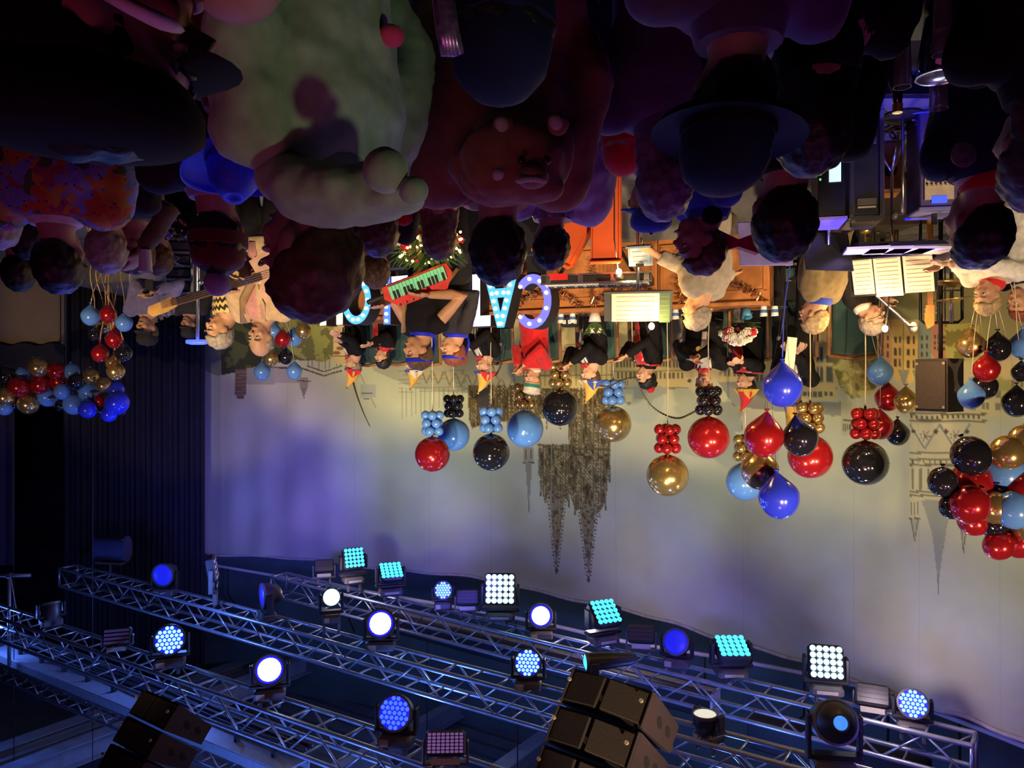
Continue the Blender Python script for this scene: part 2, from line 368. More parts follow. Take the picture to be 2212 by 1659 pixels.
fill(rectm(1556,705,1660,832),(.60,.50,.27)); windows(1560,775,1600,815,2,2,(.17,.17,.14),.6,.7,(.40,.33,.18)); windows(1600,778,1655,832,2,2,(.17,.17,.14),.55,.7,(.40,.33,.18))
poly([(1550,824),(1585,878),(1640,884),(1816,900),(1816,868),(1660,868),(1645,824)],(.30,.31,.28))
fill(rectm(1660,705,1806,862),(.60,.51,.28)); windows(1740,745,1802,830,3,2,(.16,.17,.14),.6,.75,(.42,.35,.2)); windows(1700,845,1800,858,9,1,(.17,.17,.14),.7,.8); line(1660,840,1806,840,2,INK)
poly([(1588,880),(1618,880),(1614,893),(1592,893)],(.56,.5,.28)); poly([(1592,893),(1614,893),(1606,912),(1600,912)],(.46,.46,.38)); line(1603,910,1603,930,2,INK,.6)
fill(rectm(1816,870,1839,940),(.47,.47,.34)); windows(1818,915,1838,932,4,1,INK,.5,.8); line(1816,908,1839,908,2,INK)
mk4 = inpoly([(1800,640),(1797,790),(1815,838),(1840,862),(1880,856),(1895,830),(1905,780),(1905,640)]); fill(mk4,(.20,.18,.06)); q = fbm(X/22,Y/22,51); fill(mk4&(q>.46),(.36,.34,.12)); fill(mk4&(q>.58),(.55,.52,.22))
# --- colourful gabled row
for (x0,x1,c,ty) in ((1898,1926,(.62,.40,.22),800),(1926,1952,(.70,.52,.20),822),(1952,1984,(.80,.62,.22),826),(1984,2012,(.33,.42,.34),800),(2012,2052,(.62,.33,.24),785)):
    fill(rectm(x0,690,x1,ty-22),c); poly([(x0,ty-22),(x1,ty-22),((x0+x1)/2,ty+6)],c); windows(x0+3,722,x1-3,ty-26,2,3,(.15,.12,.08),.5,.62); line(x0,700,x0,ty-20,1.8,INK,.6)
poly([(1940,800),(1966,800),(1953,835)],(.36,.36,.30)); poly([(1972,800),(1996,800),(1984,838)],(.36,.37,.32))
mk5 = inpoly([(2040,700),(2046,800),(2060,840),(2110,850),(2120,790),(2115,700)]); fill(mk5,(.30,.29,.1)); fill(mk5&(fbm(X/18,Y/18,61)>.5),(.52,.5,.2))
fill(rectm(2080,780,2230,900),(.60,.56,.36)); windows(2086,815,2225,890,5,3,(.28,.28,.22),.5,.6); mk6 = inpoly([(2070,840),(2110,850),(2212,840),(2212,790),(2110,790)]); fill(mk6&(fbm(X/18,Y/18,63)>.5),(.45,.47,.2))
# --- old town hall tower
fill(rectm(1965,890,2130,1080),(.58,.55,.36)); fill(rectm(1965,1080,1986,1118),(.56,.53,.35)); fill(rectm(2022,1080,2048,1120),(.56,.53,.35)); fill(rectm(2070,1080,2092,1120),(.56,.53,.35))
for yy in (893,908,978,992,1004,1062,1070): line(1965,yy,2130,yy+2,4.4,INK,.8)
for k in range(14): line(1970+k*11,897,1970+k*11,905,4,INK,.9)
for k in range(13): line(1972+k*12,994,1972+k*12,1002,3,INK,.9)
for k in range(9): line(1972+k*17,1012,1972+k*17,1058,5,(.20,.19,.13),.9)
poly([(1965,916),(2030,916),(1998,972)],(.66,.60,.40)); poly([(2030,916),(2095,916),(2062,972)],(.66,.60,.40))
for (a,b,c2,d2) in ((1967,916,1998,970),(2030,916,1998,970),(2030,916,2062,970),(2094,916,2062,970)): line(a,b,c2,d2,4,(.26,.29,.27))
for (a,b) in ((1998,942),(2062,942)):
    for k in range(7): line(a,b,a+14*math.cos(k*PI/3.5),b+14*math.sin(k*PI/3.5),2,INK,.7)
for (a,b) in ((1974,932),(2022,932),(2044,932),(2088,932)): fill((X-a)**2+(Y-b)**2<22,INK)
for (x0,x1,ty) in ((1965,1986,1168),(2022,2048,1194),(2070,2092,1194)):
    for k in range(3): line(x0+4+k*7,1084,x0+4+k*7,1112,2.2,INK,.8)
    line(x0-2,1120,x1+2,1120,3,INK); poly([(x0,1121),(x1,1121),((x0+x1)/2,ty)],(.40,.40,.30)); line(x0+3,1121,(x0+x1)/2,ty,2,INK,.8); line(x1-3,1121,(x0+x1)/2,ty,2,INK,.8)
poly([(1990,1080),(2060,1080),(2048,1120),(2036,1190),(2028,1250),(2026,1286),(2022,1230),(2012,1150)],(.33,.35,.30)); line(2026,1240,2026,1286,2,INK,.7)
# --- greenish side strip, vertical seams
fill((X<476), (.30,.33,.28), .55)
for sx in (476,620,765,928,1060,1190,1330,1605,1745,1845,1985,2160): line(sx,600,sx,1700,1.8,(.42,.42,.36),.5)
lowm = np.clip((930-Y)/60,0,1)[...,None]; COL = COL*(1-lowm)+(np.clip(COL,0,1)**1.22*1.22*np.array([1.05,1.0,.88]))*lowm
COL *= (.93+.14*n2[...,None])
nv_ = NXc*NZc
co = np.stack([VX,VY,ZZ],-1).reshape(-1,3)
ii = np.arange(NXc-1)[:,None]*NZc+np.arange(NZc-1)[None,:]
fq = np.stack([ii,ii+NZc,ii+NZc+1,ii+1],-1).reshape(-1,4)
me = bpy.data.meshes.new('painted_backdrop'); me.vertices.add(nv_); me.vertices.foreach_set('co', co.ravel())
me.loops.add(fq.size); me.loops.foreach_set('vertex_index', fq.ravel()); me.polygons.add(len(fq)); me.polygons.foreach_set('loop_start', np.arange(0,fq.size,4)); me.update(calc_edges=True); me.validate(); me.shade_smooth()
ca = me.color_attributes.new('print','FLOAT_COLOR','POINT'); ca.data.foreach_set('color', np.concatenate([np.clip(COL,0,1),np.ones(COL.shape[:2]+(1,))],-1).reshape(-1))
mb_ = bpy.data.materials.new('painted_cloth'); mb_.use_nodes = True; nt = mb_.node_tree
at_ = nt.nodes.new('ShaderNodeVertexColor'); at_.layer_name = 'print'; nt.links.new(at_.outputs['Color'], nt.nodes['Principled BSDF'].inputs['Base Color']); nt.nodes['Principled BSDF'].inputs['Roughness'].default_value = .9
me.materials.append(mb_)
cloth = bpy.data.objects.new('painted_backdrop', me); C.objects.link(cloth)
tag(cloth, 'huge painted stage cloth showing a twin-spired cathedral, gabled houses and a pale sky', 'backdrop')
# hem along the upper edge of the cloth
hm = MB(); hm.tube([Vector((*(curve_at_px(x)+norm_at_px(x)*.012), np.interp(x,pxs,hem)-.01)) for x in np.linspace(441,2330,90)], .022, 6); hm.build('hem', mat('hem_cloth',(.5,.45,.45),.9), cloth, smooth=True)
# rail on the wall above the cloth
RPX = [(440,1217),(700,1262),(1115,1335),(1340,1384),(1600,1428),(1840,1478),(2025,1540),(2212,1612),(2300,1650)]
rpts = [P(x,y,F*3.45/(y-829.5)) for (x,y) in RPX]
rail = MB(); rail.tube([Vector(cat_rom([tuple(p) for p in rpts],i/70*8-1e-5)) for i in range(71)], .028, 8)
ro = rail.build('curtain_rail', mat('rail_white',(.85,.74,.78),.45,.0,.05), smooth=True); tag(ro,'pale curved metal curtain rail running along the wall above the painted cloth','rail')
for k in range(9):
    c = Vector(cat_rom([tuple(p) for p in rpts],.3+k*.85)); MB().tube([c,c+Vector((0,0,.5)),c+Vector((0,.5,.9))],.012,6).build('hanger', m_black, ro, smooth=True)
# black drape to the right of the cloth
m_drape = mat('black_drape',(.014,.014,.026),.95,var=.25,scale=3)
def drape(name,x0,x1,d,z0,z1,m,folds,amp,label):
    a = P(x0,830,d); b = P(x1,830,d); n = folds*8+1; rings = []; nzs = 6; mb = MB()
    g = [[Vector((lerp(a.x,b.x,i/(n-1)), d+amp*math.sin(i/8*2*PI)*(.6+.4*math.sin(i*.31)), lerp(z0,z1,j/(nzs-1)))) for i in range(n)] for j in range(nzs)]
    vs_ = [v for r in g for v in r]; fs = [(j*n+i,j*n+i+1,(j+1)*n+i+1,(j+1)*n+i) for j in range(nzs-1) for i in range(n-1)]
    mb.add(vs_,fs); o = mb.build(name,m,smooth=True); o.modifiers.new('thick','SOLIDIFY').thickness = .012
    tag(o,label,'curtain'); return o
drape('stage_drape',137,441,14.0,.15,7.2,m_drape,26,.06,'tall black stage drape in folds beside the painted cloth')
dp2 = drape('stage_drape',-420,30,13.6,2.4,5.3,mat('drape_plum',(.045,.03,.07),.95),20,.05,'dark plum drape hanging above the balloon garland at the hall corner')
# tan lit wall panel with scalloped black valance
pn = MB().box(((P(-400,0,13.9).x+P(133,0,13.9).x)/2,13.9,1.0),(P(-400,0,13.9).x-P(133,0,13.9).x,.1,1.9)).build('wall_panel',m_tan); pn.name='wall_side_panel'; struct(pn)
post = MB().box((P(138,0,13.8).x,13.8,1.05),(.05,.08,2.1)).build('trim_1',mat('post_tan',(.2,.15,.12),.7)); struct(post)
vv = MB(); pts = []; z0 = CZ-.62
for i in range(61):
    x = lerp(140,-400,i/60); pts.append((P(x,0,13.75).x, z0-.06*abs(math.sin((x-20)*PI/62))-.05))
top = [(p[0],2.35) for p in reversed(pts)]
vv.prism(pts+top,.05); va = vv.build('valance',m_drape,loc=(0,13.75,0)); tag(va,'black scalloped valance hanging over the tan wall panel','curtain')
# roof: corrugated sheet and steel beams
UT = Vector((.83,.557,0)).normalized()      # run of the trusses
UP_ = Vector((-.557,.83,0)).normalized()
HR = CZ+6.1
mb = MB(); pts = []
nr = 150; vs_ = []; fs = []
for i in range(nr+1):
    s_ = -9+ i*.18; z = HR+(.05 if i%2 else 0)
    for L in (-16,18): vs_.append(Vector((0,4,0))+UP_*s_+UT*L+Vector((0,0,z)))
for i in range(nr): fs.append((2*i,2*i+1,2*i+3,2*i+2))
mb.add(vs_,fs); struct(mb.build('ceiling',m_roof))
for k,(x,y,h,wd) in enumerate(((175,1600,5.35,.26),(515,1432,5.6,.30),(1128,1622,5.45,.26),(330,1520,5.75,.2),(1010,1500,5.7,.2))):
    d = F*h/(y-829.5); c = P(x,y,d); L = 9
    bm_ = MB(); M = Matrix((UP_,-UT,Vector((0,0,1)))).transposed()
    bm_.box((0,0,0),(L,wd,.02),M); bm_.box((0,0,.3),(L,wd,.02),M); bm_.box((0,0,.15),(L,.02,.3),M)
    b = bm_.build('roof_beam',m_steel,loc=c); tag(b,['pale blue lit steel roof beam in the corner above the small dark speaker hang','steel roof beam passing behind the middle truss over the drape','steel roof beam disappearing behind the big brown speaker hang','thin steel roof beam beside the corner roof beam','thin steel roof beam above the middle of the rig'][k],'beam')
# ================================================================== trusses and rig
m_alu = mat('truss_aluminium',(.42,.46,.52),.38,.75,.15,8)
m_fix = mat('fixture_black',(.018,.017,.02),.42,var=.2)
m_fixg = mat('fixture_grey',(.10,.09,.09),.45,var=.2)
m_lab = mat('fixture_plate',(.45,.4,.32),.5,var=.05)
BR = None
def truss(label, p0, p1, sz=.3, bay=.36, e0=True):
    d = (p1-p0); L = d.length; u = d.normalized(); ang = math.atan2(u.y,u.x)
    t = thing('lighting_truss', label, 'truss', p0, ang)
    r = .024; h = sz/2
    ch = MB().tube([(0,0,0),(L,0,0)], r, 10).mesh('chord', m_alu, 40)
    for (a,b) in ((-h,-h),(h,-h),(-h,h),(h,h)): link('chord', ch, t, (0,a,b))
    n = max(2,round(L/bay)); bl = L/n
    dg = MB().tube([(0,0,-h),(bl,0,h)], .011, 6).mesh('brace', m_alu, True); dg2 = MB().tube([(0,0,h),(bl,0,-h)], .011, 6).mesh('brace', m_alu, True)
    rg = MB().tube([(0,-h,0),(0,h,0)], .011, 6).mesh('rung', m_alu, True)
    for i in range(n):
        for k,s_ in enumerate((-h,h)): link('brace', dg if (i+k)%2 else dg2, t, (i*bl,s_,0))
        for s_ in (-h,h): link('rung', rg, t, ((i+(.5 if s_>0 else 0))*bl,0,s_))
    en = MB()
    for (a,b,c2,d2) in ((-h,-h,h,-h),(h,-h,h,h),(h,h,-h,h),(-h,h,-h,-h)): en.tube([(0,a,b),(0,c2,d2)],.02,8)
    em = en.mesh('end_frame', m_alu, True); link('end_frame', em, t); link('end_frame', em, t, (L,0,0))
    return t
HT = 3.3
def on_level(x,y,h=HT): return P(x,y,F*h/(y-829.5))
A1,B1 = on_level(602,1262), on_level(2104,1634)
A2,B2 = on_level(148,1243), on_level(1905,1731)
A3,B3 = on_level(-260,1252), on_level(1300,1806)
truss('aluminium lighting truss nearest the painted cloth, carrying the square lamp panels', A1, B1)
truss('long middle aluminium lighting truss starting beside the black drape', A2, B2)
truss('aluminium lighting truss nearest the audience, running into the corner', A3, B3)
# cable channel and blue-lit tray beyond the front truss
def beam_line(name, label, cat, a, b, w_, h_, m, extra=None):
    d = b-a; t = thing(name, label, cat, a, math.atan2(d.y,d.x)); L = d.length
    mb = MB(); mb.box((L/2,0,0),(L,w_,.02)); mb.box((L/2,w_/2,h_/2),(L,.015,h_)); mb.box((L/2,-w_/2,h_/2),(L,.015,h_)); mb.build('channel', m, t)
    return t, L
t, L = beam_line('cable_tray','wide blue-lit metal cable tray running along the front truss','cable tray', on_level(-200,1316,3.95), on_level(640,1655,3.95), .34, .1, mat('tray_steel',(.45,.52,.6),.5,.4,.1))
for k in range(16):
    hk = MB(); hk.box((0,0,-.05),(.05,.05,.08)); hk.tube([(0,0,-.1),(0,.05,-.14)],.012,6); hk.build('hook', m_black, t, loc=(.4+k*.62,0,0))
cb = MB()
for k in range(5): cb.tube([(i*L/24, -.26+.035*k+.012*math.sin(i*1.3+k), -.10+.02*math.sin(i*.9+k*2)) for i in range(25)], .022, 6)
tag(cb.build('cable_bundle', mat('cable_black',(.015,.013,.02),.5), smooth=True, loc=t.location), 'thick bundle of black cables lying along the blue-lit cable tray','cable'); bpy.data.objects['cable_bundle'].rotation_euler = t.rotation_euler
truss('thin aluminium truss high in the corner beneath the roof', on_level(-240,1345,4.5), on_level(1150,1905,4.5), .22, .3)
# long housing box between the two back trusses
def ori(a,b): d=b-a; return math.atan2(d.y,d.x), d.length
a,b = on_level(810,1330,3.72), on_level(1543,1520,3.72); an,L = ori(a,b)
t = thing('screen_housing','long black projection screen housing with a white end cap between the trusses','housing',a,an)
MB().box((L/2,0,0),(L,.24,.30),bev=.02).build('case',m_fix,t); MB().box((L+.012,0,0),(.03,.24,.30)).build('end_cap',mat('cap_white',(.75,.72,.72),.5,var=.05),t); MB().box((-.012,0,0),(.03,.24,.30)).build('end_cap',m_lab,t)
MB().box((L/2,0,-.157),(L,.10,.012)).build('slot',mat('slot_steel',(.4,.37,.3),.4,.5),t)
for k in range(3): MB().tube([(L*(.2+.3*k),0,.15),(L*(.2+.3*k),0,HR-a.z)],.008,6).build('suspension_wire',m_black,t)
a,b = on_level(1620,1565,3.72), on_level(2010,1672,3.72); an,L = ori(a,b)
t = thing('flood_bar','black box bar with a brass edge hanging behind the pointed moving spotlight','housing',a,an)
MB().box((L/2,0,.05),(L,.2,.34),bev=.02).build('case',m_black,t); MB().box((L/2,-.1,-.13),(L,.015,.03)).build('edge_strip',mat('brass_edge',(.5,.4,.18),.4,.6),t)
for k in range(2): MB().tube([(L*(.25+.5*k),0,.2),(L*(.25+.5*k),0,HR-a.z)],.008,6).build('suspension_wire',m_black,t)
# ---------------------------------------------------------------- lamps. local -Z hangs down, heads aim to a target point
def emat(name,col,s): return mat(name,(.02,.02,.03),.4,var=0,emit=col,estr=s)
E_CYAN = emat('led_cyan',(.05,.55,.95),2.4); E_CYANHI = emat('led_white_cyan',(.40,.92,1.0),5); E_BLUE = emat('led_blue',(.03,.08,1.0),2.6); E_BLUEHI = emat('beam_blue_white',(.6,.66,1.0),12); E_DIM = emat('led_dim_blue',(.008,.012,.75),1.1); E_PUR = emat('led_dim_purple',(.4,.18,.6),.4); E_WHITE = emat('lens_white',(.9,.85,.7),.9); E_ICE = emat('led_ice',(.18,.5,1.0),3.2)
def clampset(t, z, w_=.09, top=None):
    h_ = max(.02,(top if top is not None else z+.07)-z)
    for sx in (-w_,w_): MB().box((sx,0,z+h_/2),(.035,.06,h_),bev=.006).build('clamp',m_fixg,t)
def zrot(p, tgt): d = Vector(tgt)-Vector(p); return math.atan2(d.y,d.x)-math.atan2(-1,0)   # local -Y looks to target
def head_M(p, tgt, rz):
    d = RZ(-rz)@(Vector(tgt)-Vector(p)); pit = math.atan2(-d.z, math.hypot(d.x,d.y)); return RX(pit)    # tilt: -Y towards target
def matrix_lamp(label, x, y, d, size, tgt, E, lit=True, yawoff=0.):
    p = P(x,y,d); rz = zrot(p,tgt)+yawoff; t = thing('matrix_lamp',label,'stage light',p,rz,'square five by five lamp panels')
    s_ = size; M = head_M(p,tgt,rz)
    MB().box((0,.05,0),(s_,.12,s_),bev=.03).build('head',m_fix,t,M=M.to_4x4())
    MB().box((0,.13,0),(s_*.7,.08,s_*.7),bev=.03).build('heat_sink',m_fixg,t,M=M.to_4x4())
    cell = MB().lathe([(s_*.085,0),(s_*.08,.012),(s_*.05,.022)],n=12).mesh('led_cell',E,True)
    for i in range(5):
        for j in range(5):
            o = link('led_cell',cell,t); o.matrix_basis = M.to_4x4()@Matrix.Translation(((i-2)*s_*.185,-.012,(j-2)*s_*.185))@Matrix.Rotation(PI/2,4,'X')
    for sx in (-1,1): MB().box((sx*(s_/2+.03),.06,s_*.22),(.035,.12,s_*.66),bev=.012).build('yoke_arm',m_fix,t)
    top = CZ+HT-.175-p.z; yb = max(s_*.58,min(s_*.80,top-.20))
    MB().box((0,.06,yb),(s_+.1,.14,.05),bev=.015).build('yoke_bar',m_fix,t)
    MB().box((0,.06,yb+.085),(s_*.95,.26,.11),bev=.03).build('base',m_fixg,t)
    MB().box((0,-.075,yb+.085),(s_*.6,.008,.03)).build('name_plate',m_lab,t)
    clampset(t,yb+.14,.09,top); return t
def round_lamp(label, x, y, d, r, tgt, E, cells=True, depth=None, back=m_fix, name='round_lamp', dome=False):
    p = P(x,y,d); rz = zrot(p,tgt); t = thing(name,label,'stage light',p,rz); M = head_M(p,tgt,rz); M4 = M.to_4x4()@Matrix.Rotation(PI/2,4,'X')
    dp = depth or r*1.5
    MB().lathe([(r*.96,.006),(r,-.02),(r*.98,-dp*.4),(r*.72,-dp*.85),(r*.45,-dp)],n=24).build('head',back,t,smooth=40,M=M4)
    MB().lathe([(r,-.01),(r*1.05,-.005),(r*1.05,.018),(r*.93,.02),(r*.92,.004)],n=24).build('rim',m_fixg,t,smooth=40,M=M4)
    if cells:
        MB().lathe([(r*.93,.006),(r*.93,.009),(.001,.010)],n=24).build('face_plate',E_DIM if E is not E_PUR else m_fix,t,M=M4)
        mb = MB(); st = r*.3
        for j in range(-3,4):
            for i in range(-3,4):
                cx = (i+(.5 if j%2 else 0))*st; cy = j*st*.87
                if cx*cx+cy*cy < (r*.85)**2: mb.lathe([(st*.42,.010),(st*.36,.02),(st*.1,.024)],c=(cx,cy,0),n=8)
        o = mb.build('led_array',E,t,smooth=True,M=M4); o['kind'] = 'stuff'
    else:
        if dome: MB().lathe([(r*.97,.0),(r*.9,.05),(r*.62,.12),(r*.4,.15),(r*.36,.15)],n=24).build('snout',back,t,smooth=40,M=M4); MB().lathe([(r*.36,.14),(r*.3,.155),(.001,.16)],n=24).build('lens',E,t,smooth=True,M=M4)
        elif E is E_BLUEHI: MB().lathe([(r*.93,.004),(r*.72,.012)],n=24).build('lens_ring',emat('ring_blue',(.01,.01,1.0),2.2),t,smooth=True,M=M4); MB().lathe([(r*.76,.010),(r*.6,.02),(.001,.026)],n=24).build('lens',E,t,smooth=True,M=M4)
        else: MB().lathe([(r*.93,.004),(r*.85,.015),(r*.4,.03),(.001,.032)],n=24).build('lens',E,t,smooth=True,M=M4)
    top = CZ+HT-.175-p.z; yb = max(r*1.12,min(r*1.75,top-.18)); top = top if top > yb+.15 else None
    for sx in (-1,1): MB().box((sx*(r*1.05+.02),.05,(yb-r*.3)/2),(.03,.09,yb+r*.3),bev=.012).build('yoke_arm',back,t)
    MB().box((0,.05,yb),(r*2.2+.06,.11,.04),bev=.012).build('yoke_bar',back,t)
    MB().box((0,.05,yb+.08),(r*2.0,.20,.11),bev=.025).build('base',m_fixg,t)
    MB().box((r*.55,-.055,yb+.08),(r*.55,.008,.06)).build('display',m_lab,t)
    clampset(t,yb+.135,.09,top); return t
def flood(label, x, y, d, w_, h_, tgt, face, rows=0):
    p = P(x,y,d); rz = zrot(p,tgt); t = thing('flood_lamp',label,'stage light',p,rz); M = head_M(p,tgt,rz).to_4x4()
    MB().box((0,.05,0),(w_,.12,h_),bev=.02).build('head',m_fix,t,M=M)
    if rows:
        c_ = MB().box((0,0,0),(w_*.9/8*.78,.012,h_*.8/rows*.75),bev=.003).mesh('led_cell',face)
        for i in range(8):
            for j in range(rows): link('led_cell',c_,t,M=M@Matrix.Translation(((i-3.5)*w_*.9/8,-.014,(j-(rows-1)/2)*h_*.8/rows)))
    else:
        for j in range(4): link('louvre',MB().box((0,0,0),(w_*.88,.02,h_*.14)).mesh('louvre',face),t,M=M@Matrix.Translation((0,-.012,(j-1.5)*h_*.22)))
    top = CZ+HT-.175-p.z; yb = max(h_*.55,min(h_*.95,top-.05)); top = top if top > yb+.02 else None
    for sx in (-1,1): MB().box((sx*(w_/2+.015),.05,yb/2),(.02,.06,yb),bev=.006).build('yoke_arm',m_fixg,t)
    MB().box((0,.05,yb),(w_+.05,.06,.02)).build('yoke_bar',m_fixg,t); MB().box((0,-.03,h_*.7),(w_*.7,.01,.05)).build('name_plate',m_lab,t)
    clampset(t,yb+.01,.09,top); return t
CAMT = (0,0,2); 
def dl(P0,P1,x):                 # depth of a truss at photo column x
    r = (1106-x)/F; u = P1-P0; s_ = (r*P0.y-P0.x)/(u.x-r*u.y); return P0.y+u.y*s_
d1 = lambda x: dl(A1,B1,x); d2 = lambda x: dl(A2,B2,x); d3 = lambda x: dl(A3,B3,x)
matrix_lamp('small tilted cyan lamp panel at the far end of the back truss',765,1205,d1(765),.32,(-1.9,8.6,2.2),E_CYAN,yawoff=.5)
matrix_lamp('flat-tilted cyan lamp panel second from the far end of the back truss',845,1233,d1(845),.34,(.2,9.2,.2),E_CYAN,yawoff=.35)
matrix_lamp('glaring white-cyan lamp panel left of the deep blue round glare',1080,1272,d1(1080),.40,(.6,0,2.2),E_CYANHI)
matrix_lamp('tilted cyan lamp panel in the middle of the back truss',1308,1322,d1(1308),.34,(-3.0,7.0,1.6),E_CYAN,yawoff=.35)
matrix_lamp('flat-tilted cyan lamp panel above the white rail',1582,1397,d1(1582),.34,(-2.6,6.4,.6),E_CYAN,yawoff=.15)
matrix_lamp('glaring white-cyan lamp panel near the near end of the back truss',1785,1430,d1(1785),.33,(-1.2,0,2.0),E_CYANHI)
round_lamp('round blue honeycomb lamp between the cyan lamp panels',957,1275,d1(957),.12,(.3,0,1.6),E_ICE)
round_lamp('round lamp glaring deep blue on the back truss',1168,1330,d1(1168),.15,(0,0,2.0),E_BLUEHI,False)
round_lamp('round solid blue lamp turned aside on the back truss',1460,1387,d1(1460),.14,(2.2,0,.5),E_DIM,False)
round_lamp('round honeycomb lamp glowing white and blue at the near end of the back truss',1972,1520,d1(1972),.13,(-.7,0,2.5),E_ICE)
for (x,y,lb) in ((700,1222,'dark unlit strobe box at the far end of the back truss'),(1010,1290,'dark unlit strobe box beside the glaring lamp panel'),(1385,1368,'dark unlit strobe box beside the solid blue round lamp'),(1885,1500,'dark unlit strobe box beside the white and blue honeycomb lamp')):
    flood(lb,x,y,d1(x),.3,.2,(0,0,0),m_fix)
round_lamp('dark unlit round lamp edged in blue on the middle truss by the drape',352,1242,d2(352),.17,(6,6,5),E_DIM,False)
flood('dark flood lamp with pale barn door at the corner of the painted cloth',465,1226,d2(465),.3,.34,(-3,13.2,3.5),m_lab)
round_lamp('narrow blue round lamp seen edge-on on the middle truss',568,1287,d2(568),.16,(14,4,5),E_DIM,False)
round_lamp('spotlight with bright cyan lens on the middle truss',716,1290,d2(716),.11,(-.5,0,2.6),E_CYANHI,False,.34,name='moving_spotlight')
round_lamp('round lamp glaring white-blue under the screen housing',822,1347,d2(822),.17,(1.3,0,1.4),E_BLUEHI,False)
round_lamp('round ice-blue honeycomb lamp beside the big brown speaker hang',1140,1432,d2(1140),.14,(.9,0,.8),E_ICE)
round_lamp('spotlight seen from the side with a cyan lens behind the big brown speaker hang',1268,1430,d2(1268),.085,(7,6.5,5.0),E_CYAN,False,.5,name='moving_spotlight')
round_lamp('round lamp tipped straight down with a white lens',1523,1545,d2(1523),.11,(-1.6,6.8,0),E_WHITE,False)
round_lamp('large pointed spotlight with blue centre lens at the near end of the rig',1805,1560,d2(1805)-.4,.16,(-1.6,0,2.4),emat('lens_skyblue',(.05,.25,.8),1.2),False,.5,name='moving_spotlight',dome=True)
round_lamp('dark spotlight with a lit display on the front truss in the corner',108,1305,d3(108),.12,(7,11,0),m_fixg,False,.3,name='moving_spotlight')
flood('dull purple louvred flood lamp on the front truss',252,1375,d3(252),.30,.2,(2,0,2),mat('louvre_purple',(.3,.2,.28),.5))
round_lamp('round blue honeycomb lamp on the front truss beside the louvred flood lamp',366,1382,d3(366),.16,(1.0,0,3),E_ICE)
round_lamp('brightest round lamp glaring white in a blue halo on the front truss',582,1447,d3(582),.15,(.9,1,.9),E_BLUEHI,False)
round_lamp('round lamp with blue striped face hanging low on the front truss',853,1540,d3(853),.15,(2.4,0,2.4),E_BLUE)
flood('flood lamp with purple honeycomb face beneath the front truss',962,1605,d3(962)-.3,.32,.19,(.3,0,1.6),E_PUR,6)
# monitor wedge hung on the end of the middle truss
p = P(238,1185,13.0); t = thing('hanging_speaker','blue-lit curved loudspeaker standing on the end of the middle truss','speaker',p,.2)
MB().loft([[Vector((x*.3,-.05-.12*math.cos(a_)+.1,.22*math.sin(a_))) for (x,a_) in ((sx,k*2*PI/14) for k in range(14))] for sx in (-1,-.95,.95,1)]).build('cabinet',mat('grille_blue_lit',(.06,.06,.16),.5),t,smooth=40)  # blue rig light is put into the cabinet colour
MB().box((0,.06,0),(.56,.2,.42),bev=.03).build('rear_case',m_fix,t); MB().box((0,0,.24),(.5,.12,.03)).build('bracket',m_fixg,t); MB().tube([(0,0,.24),(0,0,.42)],.02,8).build('hanger',m_fixg,t)
for (x0,x1) in ((1105,1105),):
    p = P(20,1240,10.9); t = thing('clamp_stand','bare scaffold pole cross with a safety wire in the far corner','pole',p)
    MB().tube([(0,0,0),(0,0,1.3)],.025,8).build('upright',m_alu,t,smooth=True); MB().tube([(-.3,0,.02),(.3,0,.02)],.025,8).build('cross_tube',m_alu,t,smooth=True); MB().tube([(-.02,0,.05),(-.1,0,.5),(-.25,.02,1.0)],.008,6).build('safety_wire',m_alu,t); MB().box((0,0,.02),(.07,.07,.07),bev=.01).build('coupler',m_fixg,t)
